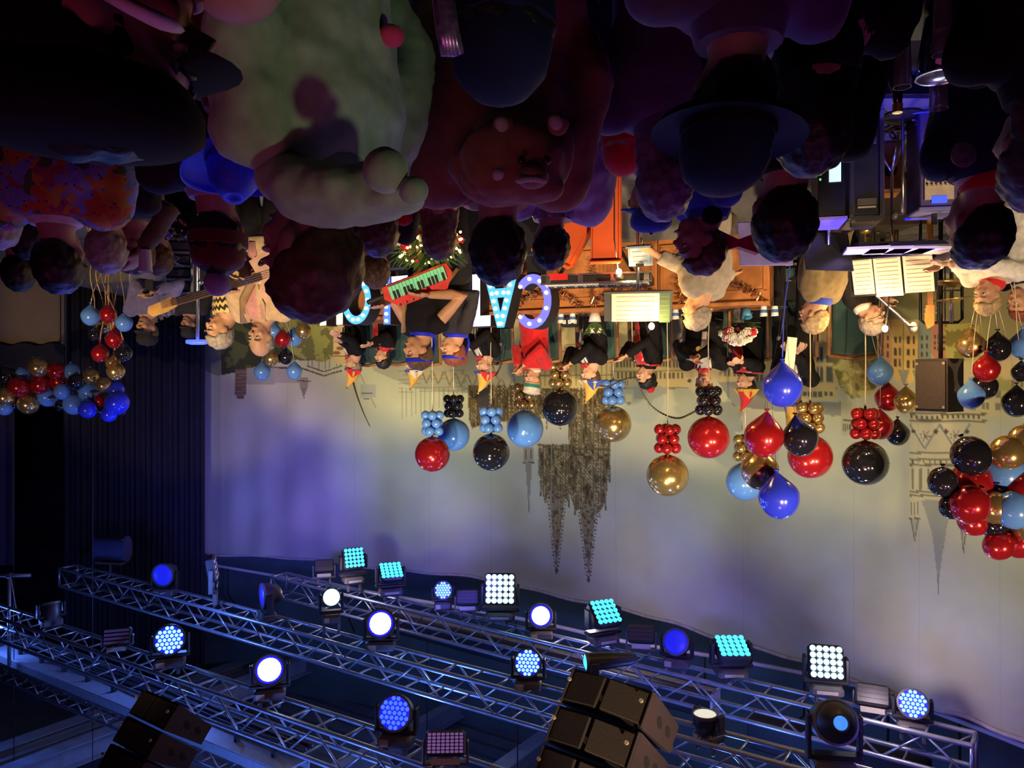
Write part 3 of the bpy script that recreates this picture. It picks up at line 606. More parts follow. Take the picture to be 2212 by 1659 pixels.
# line arrays
m_cab = mat('cabinet_brown',(.028,.02,.02),.6,var=.12); m_gr = mat('grille_brown',(.032,.023,.022),.75,var=.25,scale=140,bump=.3); m_hole = mat('handle_hole',(.004,.004,.004),.8,var=0)
def line_array(label, x, y, d, w_, n, yaw, tilt0, dtilt):
    p = P(x,y,d); t = thing('line_array',label,'speaker',p,yaw); h_ = w_*.40; dp = w_*.72
    z = 0; yy = 0; tl = tilt0
    for k in range(n):
        M = Matrix.Translation((0,yy,z))@Matrix.Rotation(tl,4,'X')
        c = MB().loft([[Vector((sx*w_/2,-dp/2,-h_*.485)),Vector((sx*w_/2,dp/2,-h_*.36)),Vector((sx*w_/2,dp/2,h_*.36)),Vector((sx*w_/2,-dp/2,h_*.485))] for sx in (-1,1)]).build('cabinet',m_cab,t,M=M)
        gm = MB().box((0,0,0),(w_*.455,.02,h_*.84),bev=.012).mesh('grille_panel',m_gr)
        for sx in (-1,1):
            g = link('grille_panel',gm,t); g.matrix_basis = M@Matrix.Translation((sx*w_*.245,-dp/2-.028,0))@Matrix.Rotation(sx*.22,4,'Z')
            MB().box((0,0,0),(w_*.02,.03,h_*.95),bev=.006).build('corner_post',m_cab,t,M=M@Matrix.Translation((sx*w_*.49,-dp/2-.005,0)))
        for sy in (-.1,.22):
            for sx in (-1,1): MB().lathe([(h_*.19,0),(h_*.19,.01)],n=18,sq=(.62,1)).build('handle_hole',m_hole,t,M=M@Matrix.Translation((sx*(w_/2+.001),dp*sy,0))@Matrix.Rotation(PI/2,4,'Y')@Matrix.Rotation(.4,4,'Z'))
        sc = MB().lathe([(.012,0),(.012,.012)],n=8).mesh('bolt',m_lab)
        for sx in (-1,1): link('bolt',sc,t,M=M@Matrix.Translation((sx*w_*.44,-dp/2-.05,-h_*.1))@Matrix.Rotation(PI/2,4,'X'))
        st = h_*1.0; z += st*math.cos(tl+dtilt/2); yy += st*-math.sin(tl+dtilt/2); tl += dtilt
    fb = MB(); fb.box((-w_*.4,yy,z+.05),(.05,dp*.9,.08)); fb.box((w_*.4,yy,z+.05),(.05,dp*.9,.08)); fb.box((0,yy,z+.05),(w_*.8,.06,.08)); fb.build('flying_frame',m_fixg,t)
    for sx in (-1,1): MB().tube([(sx*w_*.3,yy,z+.05),(sx*w_*.1,yy,HR-p.z)],.012,6).build('chain',m_fixg,t)
    return t
line_array('big brown hanging loudspeaker array with six grille panels showing',1340,1538,4.6,.56,6,math.radians(40),math.radians(42),math.radians(-3))
line_array('small dark hanging loudspeaker array under the blue-lit cable tray',372,1552,6.0,.50,5,math.radians(36),math.radians(40),math.radians(-3))
# ================================================================== people
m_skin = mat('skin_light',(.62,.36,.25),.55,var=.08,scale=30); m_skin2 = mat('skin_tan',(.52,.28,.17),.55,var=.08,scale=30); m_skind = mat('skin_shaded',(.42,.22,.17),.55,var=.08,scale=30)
m_eye = mat('eye_white',(.75,.72,.7),.25,var=0); m_iris = mat('iris_dark',(.03,.02,.015),.2,var=0); m_lip = mat('lip',(.42,.13,.11),.5,var=.05)
m_shoe = mat('shoe_black',(.015,.013,.013),.3)
TEX = bpy.data.textures.new('cloth_folds','CLOUDS'); TEX.noise_scale = .11; TEX.noise_depth = 2
TEX2 = bpy.data.textures.new('plush_nap','CLOUDS'); TEX2.noise_scale = .03
def cloth_col(name, c, **k): return mat('cloth_'+name, c, k.pop('rough',.85), var=k.pop('var',.15), scale=k.pop('scale',25), sheen=(.2 if max(c)>.1 else 0), **k)
K_BLACK = cloth_col('black',(.009,.008,.010)); K_NAVY = cloth_col('navy',(.012,.016,.05)); K_RED = cloth_col('red',(.62,.02,.025)); K_WHITE = cloth_col('white',(.75,.72,.68)); K_GREY = cloth_col('grey',(.36,.31,.25)); K_BROWN = cloth_col('brown',(.16,.115,.055)); K_CREAM = cloth_col('cream',(.72,.52,.32)); K_PINK = cloth_col('pink',(.75,.36,.36)); K_BLUE = cloth_col('blue',(.03,.06,.42)); K_GREEN = cloth_col('frog_green',(.42,.56,.34)); K_LION = cloth_col('lion_brown',(.30,.125,.07)); K_PURPLE = cloth_col('lilac',(.42,.36,.55)); K_MAROON = cloth_col('maroon',(.13,.015,.02)); K_DARK = cloth_col('charcoal',(.03,.028,.035)); K_VIO = cloth_col('dim_violet',(.10,.06,.15)); K_SWEAT = cloth_col('sweatshirt',(.16,.14,.30))
H_BLACK = mat('hair_black',(.012,.009,.009),.5,var=.3,scale=40,bump=.4); H_BROWN = mat('hair_brown',(.10,.055,.03),.5,var=.4,scale=40,bump=.4); H_GREY = mat('hair_grey',(.33,.28,.23),.55,var=.3,scale=40,bump=.4); H_RED = mat('hair_auburn',(.20,.05,.025),.5,var=.3,scale=40,bump=.4); H_BLOND = mat('hair_blond',(.40,.28,.14),.5,var=.3,scale=40,bump=.4)
def remesh(o, v, smooth=0, disp=0., tex=None):
    m = o.modifiers.new('remesh','REMESH'); m.mode = 'VOXEL'; m.voxel_size = v; m.use_smooth_shade = True
    if smooth: s_ = o.modifiers.new('smooth','SMOOTH'); s_.iterations = smooth; s_.factor = .5
    if disp: d = o.modifiers.new('folds','DISPLACE'); d.texture = tex or TEX; d.strength = disp; d.mid_level = .5; d.texture_coords = 'GLOBAL'
def ring(c, rx, ry, n=16, R=None):
    out = []
    for j in range(n):
        a = 2*PI*j/n; v = Vector((rx*math.cos(a), ry*math.sin(a), 0))
        if R is not None: v = R@v
        out.append(Vector(c)+v)
    return out
def ik(a, b, l1, l2, pole):
    a = Vector(a); b = Vector(b); d = b-a; L = min(d.length, (l1+l2)*.995); u = d.normalized(); b = a+u*L
    k = (l1*l1-l2*l2+L*L)/(2*L); h = math.sqrt(max(0,l1*l1-k*k)); p = Vector(pole); p = (p-u*p.dot(u))
    p = p.normalized() if p.length > 1e-6 else Vector((1,0,0)); return a+u*k+p*h, b
PROF = ((-.10,.165,.115),(-.02,.172,.122),(.10,.155,.108),(.24,.168,.118),(.37,.186,.122),(.45,.172,.105),(.50,.115,.085),(.535,.07,.066))
def hand(mb, w, u, n, s=1., curl=.5, side=1):
    u = Vector(u).normalized(); n = Vector(n); n = (n-u*n.dot(u)).normalized(); lat = u.cross(n)*side
    M = Matrix((lat,n,u)).transposed()
    mb.ell(w+u*.045*s, (.041*s,.018*s,.055*s), M, 10, 7)
    for k,(o,L) in enumerate(((.033,.070),(.011,.080),(-.012,.075),(-.034,.058))):
        p = w+u*.085*s+lat*o*s; pts = [p-u*.02*s,p]; a = curl*.5
        dirn = (u+lat*o*2.2).normalized()
        for q in range(3): dirn = (dirn*math.cos(a)+n*math.sin(a)).normalized(); p = p+dirn*L*s*(.44,.32,.24)[q]; pts.append(p); a = curl*.7
        mb.tube(pts,[.011*s,.0105*s,.0095*s,.0088*s,.0065*s],7)
    p = w+u*.03*s+lat*.034*s; q = p+(u*.6+lat*.75+n*.35*curl)*.045*s; r = q+(u*.85+lat*.2+n*.6*curl)*.035*s
    mb.tube([p-u*.01*s,q,r],[.014*s,.011*s,.008*s],7)
def person(label, px, py, d, fz, face=0., s=1., top=K_BLACK, legs=K_DARK, skin=m_skin, hair=None, hairm=H_BROWN, hat=None, hands=None, seated=False, lean=0., hyaw=0., hpitch=0., hroll=0., bulk=1., sleeve=1., extras=(), vox=.011, curl=.5, group=None, body_hands=True, name='person', tvox=.016, fold=.018, beard=None, eyes=True, pole=None, legrot=0.):
    """px, py: photo pixel of the head's centre, d its distance, fz the height of the floor under the feet"""
    fa = math.radians(face); hc = P(px,py,d)
    la = math.radians(lean); RL = RX(la)
    hoff = RL@Vector((0,-.03,.64))*s
    hipz = hc.z-fz-hoff.z
    rt = RZ(fa)@Vector((0,hoff.y,0)); root = thing(name,label,'person',(hc.x-rt.x,hc.y-rt.y,fz),fa,group)
    hip = Vector((0,0,hipz))
    T = lambda x,y,z: hip+RL@(Vector((x,y,z))*s)
    HM = Matrix.Translation(hip+hoff)@Matrix.Rotation(math.radians(hyaw),4,'Z')@Matrix.Rotation(math.radians(hpitch),4,'X')@Matrix.Rotation(math.radians(hroll),4,'Y')@Matrix.Scale(s*.95,4)
    h3 = lambda x,y,z: HM@Vector((x,y,z)); hr = HM.to_3x3()
    b = MB()
    b.ell(h3(0,.014,.03),(.077,.097,.10),hr); b.ell(h3(0,-.018,-.03),(.067,.078,.093),hr); b.ell(h3(0,-.045,-.088),(.044,.045,.036),hr)
    b.tube([h3(0,-.09,.022),h3(0,-.112,-.012),h3(0,-.118,-.028)],[.010*s,.013*s,.016*s],8); b.ell(h3(0,-.08,.03),(.055,.02,.012),hr)
    for sx in (-1,1): b.ell(h3(sx*.036,-.07,-.03),(.026,.024,.024),hr); b.ell(h3(sx*.079,.012,-.008),(.012,.024,.034),hr)
    b.ell(h3(0,-.092,-.066),(.026,.012,.012),hr)
    b.tube([h3(0,.012,-.04),T(0,.012,.53),T(0,.01,.46)],[.060*s,.062*s,.08*s],12)
    # trunk inside the clothes
    b.loft([[hip+RL@(Vector((x,y,0))+Vector((0,0,z)))*s for (x,y) in ((rx*.86*math.cos(a),ry*.86*math.sin(a)) for a in (2*PI*j/12 for j in range(12)))] for (z,rx,ry) in PROF])
    # arms
    arms = []; sh = {}
    HD = hands or {}
    for sx,key in ((-1,'R'),(1,'L')):
        S_ = T(sx*.178,.005,.445); tg = HD.get(key)
        if tg is None: W = T(sx*.215,-.07,-.07)
        elif isinstance(tg,tuple) and len(tg)==2: W = None
        else: W = Vector(tg)
        if tg is not None and not (isinstance(tg,tuple) and len(tg)==2):
            W = RZ(-fa)@(Vector(tg)-root.location)
        if W is None: W = T(sx*.27,-.06,-.06)
        pl = (pole or {}).get(key, (sx*.6,.5,-.7))
        E,W = ik(S_,W,.295*s,.265*s,pl); arms.append((S_,E,W,sx))
        b.tube([S_,lerp(S_,E,.5),E,lerp(E,W,.35),W],[.05*s,.045*s,.038*s,.04*s,.027*s],10)
        u = (W-E).normalized(); nrm_ = Vector((-sx*.3,-.4,-.6)) if not pole else Vector((0,-.3,-.8))
        if body_hands: hand(b,W,u,nrm_,s,curl,sx)
        else: b.ell(W+u*.06*s,(.035*s,.035*s,.06*s),frame_to(u))
        sh[key] = (S_,E,W)
    # joints of the legs
    kz = min(.5*s,hipz*.55)
    LG = []
    for sx in (-1,1):
        hp = hip+RZ(legrot)@Vector((sx*.09*s,0,-.05*s))
        if seated: kn = hip+RZ(legrot)@Vector((sx*.11*s,-.25*s,-.26)); an = Vector((kn.x,kn.y,.09))
        else: kn = Vector((sx*.10*s,-.01,kz)); an = Vector((sx*.11*s,.02,.09))
        LG.append((hp,kn,an,sx))
    body = b.build('body',skin,root); remesh(body,vox,1)
    # top garment
    t = MB(); R_ = lambda x,y: RL@Vector((x,y,0))
    t.loft([[hip+RL@(Vector((rx*bulk*1.06*math.cos(a),ry*bulk*1.1*math.sin(a),z))*s) for a in (2*PI*j/18 for j in range(18))] for (z,rx,ry) in PROF[:-1]])
    for (S_,E,W,sx) in arms:
        t.ell(S_,(.075*s*bulk,.07*s*bulk,.075*s*bulk)); 
        if sleeve >= 1: t.tube([S_,lerp(S_,E,.5),E,lerp(E,W,.5),lerp(E,W,.94)],[.07*s*bulk,.062*s*bulk,.055*s*bulk,.05*s*bulk,.042*s*bulk],10)
        elif sleeve > 0: t.tube([S_,lerp(S_,E,sleeve)],[.07*s*bulk,.062*s*bulk],10)
    if top is not None:
        to = t.build('jacket' if sleeve>=1 else 'shirt',top,root); remesh(to,tvox,2,fold)
    # legs and shoes
    if legs is not None:
        g = MB(); g.ell(hip+Vector((0,0,-.04*s)),(.17*s,.125*s,.12*s))
        for (hp,kn,an,sx) in LG: g.tube([hp,kn,an],[.095*s,.072*s,.06*s],10)
        remesh(g.build('trousers',legs,root),.032,1)
        for (hp,kn,an,sx) in LG: MB().lathe([(.05,0),(.052,.02),(.045,.06),(.03,.085)],c=(an.x,an.y-.05,0),n=14,sq=(.85,2.4)).build('shoe',m_shoe,root,smooth=True)
    if eyes:
        em = MB().ell((0,0,0),.0125,nu=8,nv=6); 
        for sx in (-1,1):
            e = MB().ell((0,0,0),.0115,nu=10,nv=7).build('eye',m_eye,root,smooth=True); e.matrix_basis = HM@Matrix.Translation((sx*.031,-.0865,.006))@Matrix.Diagonal((1.15,1,.62,1))
            MB().ell((0,-.0062,0),.0075,nu=8,nv=6).build('iris',m_iris,e,smooth=True)
        MB().tube([(-.024,-.100,-.064),(-.01,-.107,-.066),(.01,-.107,-.066),(.024,-.100,-.064)],[.002,.006,.006,.002],6).build('mouth',m_lip,root,smooth=True,M=HM)
        for sx in (-1,1): MB().tube([(sx*.016,-.104,.034),(sx*.036,-.098,.040),(sx*.054,-.08,.034)],[.003,.005,.002],6).build('eyebrow',hairm,root,smooth=True,M=HM)
    if hair: make_hair(root,HM,hair,hairm)
    if beard: 
        MB().ell((0,-.045,-.083),(.058,.062,.05)).build('beard',beard,root,smooth=True,M=HM)
    if hat: hat(root,HM)
    ctx = dict(root=root,T=T,HM=HM,RL=RL,hip=hip,s=s,sh=sh,bulk=bulk,fa=fa)
    for ex in extras: ex(ctx)
    return ctx
def make_hair(root,HM,style,m):
    mb = MB(); nu,nv = 40,26; cut = {'short':.30,'bald':-9,'crop':.36,'long':.22,'bun':.32,'loose':.2,'fringe':.05}.get(style,.3)
    vs_ = []; fs = []
    for i in range(nv+1):
        th = PI*i/nv
        for j in range(nu):
            ph = 2*PI*j/nu; v = Vector((math.sin(th)*math.cos(ph), math.sin(th)*math.sin(ph), math.cos(th)))
            front = -v.y; lim = -0.75 if style not in('long','loose') else -1.2
            # hairline: high on the brow, low at the nape
            hl = lerp(lim,cut+.1,max(0,min(1,(front+.45)/1.0)))
            if style=='bald': hl = 0 if False else (2 if v.z>.25 or front>.2 else -.6)
            k = 1.10 if v.z > hl else .86
            jit = 1+.03*math.sin(9*ph+5*th)*math.sin(7*th)
            vs_.append(Vector((0,.014,.025))+Vector((v.x*.084,v.y*.104,v.z*.108))*k*jit)
    for i in range(nv):
        for j in range(nu): fs.append((i*nu+j,i*nu+(j+1)%nu,(i+1)*nu+(j+1)%nu,(i+1)*nu+j))
    mb.add(vs_,fs)
    if style in ('long','loose'):
        L = .36 if style=='long' else .24; n = 14
        rings = []
        for k in range(8):
            t = k/7; w_ = .088+.03*t if style=='loose' else .086+.012*t
            rings.append([Vector((w_*math.cos(a), .03+.055*math.sin(a)*(1 if math.sin(a)>0 else .4)+.02*t, .05-L*t)) for a in (2*PI*j/n for j in range(n))])
        mb.loft(rings)
    if style=='bun': mb.ell((0,.10,.07),(.05,.05,.05))
    o = weld(mb.build('hair',m,root,smooth=True,M=HM),.0005); rm_ = o.modifiers.new('remesh','REMESH'); rm_.mode = 'VOXEL'; rm_.voxel_size = .010; rm_.use_smooth_shade = True; dm = o.modifiers.new('strands','DISPLACE'); dm.texture = TEX2; dm.strength = .018; dm.mid_level = .45
    return o
# --- hats: functions of (root, head matrix)
def weld(o,d):
    b_ = bmesh.new(); b_.from_mesh(o.data); bmesh.ops.remove_doubles(b_,verts=b_.verts[:],dist=d); b_.to_mesh(o.data); b_.free(); o.data.shade_smooth(); return o
def hatpart(root,HM,name,mb,m,smooth=40,off=(0,0,0)):
    o = mb.build(name,m,root,smooth=smooth,M=HM@Matrix.Translation(off))
    return weld(o,.0022) if smooth is True else o
def fool_cap(c1,c2,c3,tip=1,feather=None):
    """ship shaped carnival cap with folded side flaps and a tall curling point"""
    def f(root,HM):
        mb = MB(); rings = []
        for k in range(9):
            t = k/8; w_ = .088*(1-t)**.75+.006; l_ = .108*(1-t)**.8+.006
            rings.append([Vector((w_*math.cos(a)+tip*.05*t*t, .01+l_*math.sin(a)-.09*t*t+.05*t, .065+.24*t)) for a in (2*PI*j/14 for j in range(14))])
        hatpart(root,HM,'cap_crown',MB().loft(rings),c1)
        for sx in (-1,1):
            fl = MB(); fl.prism([(-.11,0),(.11,0),(.075,.06),(0,.125),(-.075,.06)],.012,M=RZ(PI/2)@RX(0)); 
            o = fl.build('cap_flap',c2 if sx<0 else c3,root); o.matrix_basis = HM@Matrix.Translation((sx*.092,.01,.05))@Matrix.Rotation(-sx*.35,4,'Y')
        hatpart(root,HM,'cap_band',MB().lathe([(.089,.045),(.094,.05),(.094,.075),(.088,.08)],n=22,sq=(1,1.22),c=(0,.012,0)),c3)
        MB().ell((0,0,0),.016).build('cap_bell',M_GOLD,root,smooth=True,M=HM@Matrix.Translation((tip*.055,-.03,.315)))
        if feather:
            mb = MB(); pts = [Vector(p) for p in feather]; n = 40; pp = []
            for i in range(n+1):
                q = cat_rom([tuple(p) for p in feather], i/n*(len(feather)-1)-1e-4); pp.append(Vector(q))
            mb.tube(pp,[lerp(.011,.003,i/n) for i in range(n+1)],6)
            o = mb.build('feather_quill',mat('feather_brown',(.16,.10,.05),.7,var=.5,scale=60),root,smooth=True,M=HM)
            bn = MB()
            for i in range(2,n-1): 
                u = (pp[i+1]-pp[i]).normalized(); bn.tube([pp[i]-u*.004,pp[i]+u*.004],[lerp(.016,.006,i/n)]*2,6)
            ob = bn.build('feather_band',mat('feather_dark',(.03,.02,.015),.7),o,smooth=None); ob['kind'] = 'stuff'
    return f
def bowler(m,band):
    def f(root,HM):
        hatpart(root,HM,'hat_brim',MB().lathe([(.10,.055),(.16,.065),(.175,.085),(.178,.09),(.16,.075),(.10,.068)],n=28,sq=(.92,1.12),c=(0,.012,0)),m)
        hatpart(root,HM,'hat_crown',MB().lathe([(.098,.055),(.102,.09),(.10,.14),(.085,.185),(.05,.212),(.001,.22)],n=28,sq=(.95,1.18),c=(0,.012,0)),m,True)
        hatpart(root,HM,'hat_band',MB().lathe([(.104,.066),(.106,.068),(.106,.092),(.103,.094)],n=28,sq=(.95,1.18),c=(0,.012,0)),band)
    return f
def peaked(m,band=None,peak=None):
    def f(root,HM):
        hatpart(root,HM,'cap_crown',MB().lathe([(.09,.035),(.095,.06),(.102,.085),(.098,.12),(.07,.148),(.03,.158),(.001,.16)],n=26,sq=(.92,1.14),c=(0,.012,0)),m,True)
        v = MB(); rows = []
        for k in range(5):
            t = k/4; rows.append([Vector(((.086-.012*t*t)*math.sin(a), .0-(.10+.075*t)*math.cos(a)+.015, .045-.03*t*math.cos(a))) for a in np.linspace(-1.15,1.15,11)])
        n = 11; v.add([p for r in rows for p in r],[(k*n+i,k*n+i+1,(k+1)*n+i+1,(k+1)*n+i) for k in range(4) for i in range(n-1)])
        o = hatpart(root,HM,'cap_peak',v,peak or m,True); o.modifiers.new('t','SOLIDIFY').thickness = .006
        if band: hatpart(root,HM,'cap_band',MB().lathe([(.093,.035),(.097,.037),(.098,.062),(.094,.064)],n=26,sq=(.92,1.14),c=(0,.012,0)),band)
        hatpart(root,HM,'cap_button',MB().ell((0,.012,.16),.01),m,True)
    return f
def beanie(m,pom=None,tall=0.):
    def f(root,HM):
        hatpart(root,HM,'hat_crown',MB().lathe([(.093,.0),(.098,.03),(.099,.07),(.088,.115+tall*.3),(.055,.15+tall*.8),(.02,.165+tall),(.001,.167+tall)],n=26,sq=(.92,1.14),c=(0,.012,0)),m,True)
        hatpart(root,HM,'hat_cuff',MB().lathe([(.098,-.005),(.106,0),(.106,.04),(.099,.046)],n=26,sq=(.92,1.14),c=(0,.012,0)),m)
        if pom: o = hatpart(root,HM,'pompom',MB().ell((0,.02,.20+tall),.045),pom,True); d = o.modifiers.new('nap','DISPLACE'); d.texture = TEX2; d.strength = .015
    return f
def widehat(m,band,r=.2,h=.19):
    def f(root,HM):
        mb = MB(); n = 36; rows = []
        for (rr,z) in ((.092,.05),(.13,.048),(.17,.058),(r,.085),(r+.003,.09),(.17,.066),(.13,.056),(.095,.06)):
            rows.append([Vector((rr*math.cos(a),rr*1.12*math.sin(a)+.012,z+(rr-.09)*.55*math.cos(a)**2)) for a in (2*PI*j/n for j in range(n))])
        o = hatpart(root,HM,'hat_brim',MB().loft(rows,caps=False),m,True)
        hatpart(root,HM,'hat_crown',MB().lathe([(.094,.05),(.094,.09),(.082,.14),(.06,.17),(.035,h),(.02,h-.01),(.001,h-.02)],n=26,sq=(.95,1.16),c=(0,.012,0)),m,True)
        hatpart(root,HM,'hat_band',MB().lathe([(.096,.056),(.098,.058),(.097,.085),(.094,.086)],n=26,sq=(.95,1.16),c=(0,.012,0)),band)
    return f
M_GOLD = mat('gold_trim',(.75,.52,.16),.3,.85,.1)
# --- garment pieces: functions of the person's context
def shirt_front(m=K_WHITE, z0=.12, z1=.50, w_=.075):
    def f(c):
        mb = MB(); rows = []; n = 7
        for k in range(7):
            t = k/6; z = lerp(z0,z1,t); rx = np.interp(z,[p[0] for p in PROF],[p[1] for p in PROF])*c['bulk']*1.06; ry = np.interp(z,[p[0] for p in PROF],[p[2] for p in PROF])*c['bulk']*1.1
            hw = w_*(.35+.65*t); rows.append([c['T'](x, -ry*math.sqrt(max(0,1-(x/rx)**2))-.012, z) for x in np.linspace(-hw,hw,n)])
        mb.add([p for r in rows for p in r],[(k*n+i,k*n+i+1,(k+1)*n+i+1,(k+1)*n+i) for k in range(6) for i in range(n-1)])
        o = mb.build('shirt_front',m,c['root'],smooth=True); o.modifiers.new('t','SOLIDIFY').thickness = .008
    return f
def lapels(m):
    def f(c):
        for sx in (-1,1):
            mb = MB(); pts = [(sx*.02,.14),(sx*.075,.34),(sx*.10,.40),(sx*.07,.52),(sx*.035,.52),(sx*.05,.36)]
            mb.prism([(x,z) for (x,z) in pts],.012,M=None); vs2 = []
            for v in mb.v:
                z = v[2]; ry = np.interp(z,[p[0] for p in PROF],[p[2] for p in PROF])*c['bulk']*1.1; rx = np.interp(z,[p[0] for p in PROF],[p[1] for p in PROF])*c['bulk']*1.06
                vs2.append(tuple(c['T'](v[0],-ry*math.sqrt(max(0,1-(v[0]/rx)**2))-.018+v[1],z)))
            mb.v = vs2; mb.build('lapel',m,c['root'])
    return f
def bow_tie(m):
    def f(c):
        mb = MB(); mb.prism([(-.055,.03),(-.055,-.03),(-.01,-.012),(.01,-.012),(.055,-.03),(.055,.03),(.01,.012),(-.01,.012)],.022); mb.box((0,0,0),(.02,.03,.028))
        o = mb.build('bow_tie',m,c['root']); o.matrix_basis = Matrix.Translation(c['T'](0,-.10*c['bulk'],.525))@c['RL'].to_4x4()
    return f
def medal(m=M_GOLD,z=.30,x=.06):
    def f(c):
        p = c['T'](x,-.145*c['bulk'],z); MB().lathe([(.028,-.004),(.03,0),(.028,.004)],n=16,M=RX(PI/2)).build('medal',m,c['root'],loc=p)
        MB().tube([c['T'](-.06,-.10,.50),p+Vector((0,-.004,.02)),c['T'](.10,-.09,.50)],.005,6).build('medal_ribbon',K_RED,c['root'])
    return f
def collar(m, r=.085, z=.50, h=.05):
    def f(c):
        o = MB().lathe([(r,0),(r*1.05,h*.4),(r*.9,h),(r*.82,h)],n=20,sq=(1,.95)).build('collar',m,c['root'],smooth=40); o.matrix_basis = Matrix.Translation(c['T'](0,.01,z))@c['RL'].to_4x4()@Matrix.Scale(c['s'],4)
    return f
def glasses(c):
    mb = MB()
    for sx in (-1,1):
        mb.tube([Vector((sx*.034+.025*math.cos(a),-.108,.006+.02*math.sin(a))) for a in np.linspace(0,2*PI,13)],.0028,5,caps=False); mb.tube([(sx*.058,-.105,.01),(sx*.082,-.05,.012),(sx*.085,.02,.005)],.0028,5)
    mb.tube([(-.01,-.11,.01),(.01,-.11,.01)],.0028,5); mb.build('glasses',m_fix,c['root'],M=c['HM'])
def held(fn, key='R'):
    return lambda c: fn(c, c['root'].matrix_basis@c['sh'][key][2])
# ================================================================== stage furniture
m_wood = mat('desk_wood',(.42,.16,.05),.4,var=.22,scale=9,bump=.05); m_wood2 = mat('chair_wood',(.25,.11,.04),.4,var=.25,scale=14); m_green = mat('green_velvet',(.018,.055,.05),.85,var=.15,sheen=.4); m_blackw = mat('black_lacquer',(.015,.014,.015),.35)
m_chrome = mat('chrome',(.6,.6,.62),.2,.95,.05); m_paper = mat('paper',(.85,.80,.66),.8,var=.03); m_ink = mat('print_ink',(.25,.2,.12),.8,var=0); m_tinsel = mat('tinsel_copper',(.75,.40,.18),.22,.9,.3,40)
# riser under the council
rp = [(3.6,9.75),(-2.8,6.85),(-4.35,6.6),(-4.3,7.1),(-2.7,9.35),(0,11.95),(2.9,13.3),(6.2,14.2),(6.2,10.9)]
mb = MB(); n = len(rp); mb.add([(x,y,.15) for x,y in rp]+[(x,y,RIS) for x,y in rp],[tuple(range(n-1,-1,-1)),tuple(range(n,2*n))]+[(i,(i+1)%n,(i+1)%n+n,i+n) for i in range(n)])
rs_ = mb.build('floor_riser',m_stagewood); struct(rs_)
# council desk in units
DA, DB = Vector((2.35,9.3,RIS)), Vector((-2.45,7.25,RIS)); du = (DB-DA).normalized(); DL = (DB-DA).length; dang = math.atan2(du.y,du.x)+PI     # local -Y looks at the hall
DTOP = 1.37
cols = ['farthest wooden council desk unit beside the light-up letter O','second wooden council desk unit from the far end','middle wooden council desk unit behind the light-up letters','wooden council desk unit behind the keyboard case','nearest wooden council desk unit under the white bouquet']
for k in range(5):
    c = DA+du*(DL*(k+.5)/5); t = thing('council_desk',cols[k],'desk',c,dang,'council desk units'); w_ = DL/5-.01; h_ = DTOP-RIS
    MB().box((0,.05,h_-.02),(w_,.55,.04),bev=.008).build('desk_top',m_wood,t); MB().box((0,-.16,(h_-.04)/2),(w_,.03,h_-.04)).build('front_board',m_wood,t)
    for sx in (-1,1): MB().box((sx*(w_/2-.02),.06,(h_-.04)/2),(.04,.44,h_-.04)).build('side_board',m_wood,t)
    for i in range(2):
        pm = MB(); pw = w_/2-.08; pm.box((0,0,0),(pw,.012,h_-.2),bev=.005); MBx = pm.build('panel',m_wood,t,loc=((i-.5)*w_/2,-.178,h_/2-.03))
        fr = MB(); 
        for (a,b,sx_,sz_) in ((0,(h_-.2)/2,pw+.03,.03),(0,-(h_-.2)/2,pw+.03,.03)): fr.box((a,0,b),(sx_,.03,sz_))
        for a in (-pw/2,pw/2): fr.box((a,0,0),(.03,.03,h_-.2))
        fr.build('moulding',m_wood,t,loc=((i-.5)*w_/2,-.182,h_/2-.03))
# copper tinsel garlands over the desk front
for k in range(6):
    c = DA+du*(DL*(k+.5)/6); mb = MB(); rnd = random.Random(k); W_ = DL/6
    W_ *= .86; pts = [(lerp(-W_/2,W_/2,i/14), 0, -.16*math.sin(PI*i/14)) for i in range(15)]
    for i in range(14):
        for q in range(7):
            p = Vector(pts[i]).lerp(Vector(pts[i+1]),rnd.random()); dv = Vector((rnd.uniform(-1,1),rnd.uniform(-.5,.5),rnd.uniform(-1,1))).normalized()*.04; mb.tube([p-dv,p+dv],[.003,.008],4)
    for sx in (1,):
        for i in range(26):
            p = Vector((sx*W_/2,0,-i*.018)); dv = Vector((rnd.uniform(-1,1),rnd.uniform(-.6,.2),rnd.uniform(-1,1))).normalized()*.04; mb.tube([p-dv,p+dv],[.003,.008],4)
    o = mb.build('tinsel_garland',m_tinsel,loc=c+Vector((0,0,DTOP-RIS-.06)),M=None); o.rotation_euler = (0,0,dang); o.location = c+RZ(dang)@Vector((0,-.26,0))+Vector((0,0,DTOP-RIS-.05))
    tag(o,['copper tinsel garland at the far end of the council desk','copper tinsel garland left of the farthest one on the council desk','copper tinsel garland behind the light-up letter T','copper tinsel garland behind the light-up letter C','copper tinsel garland behind the glowing music stand','copper tinsel garland at the near end of the council desk'][k],'garland','copper tinsel garlands')
def on_desk(x, off=0.): # point on the desk top at photo column x
    r = (1106-x)/F; s_ = (r*DA.y-DA.x)/(du.x-r*du.y); p = DA+du*s_; q = p+RZ(dang)@Vector((0,off,0)); return Vector((q.x,q.y,DTOP))
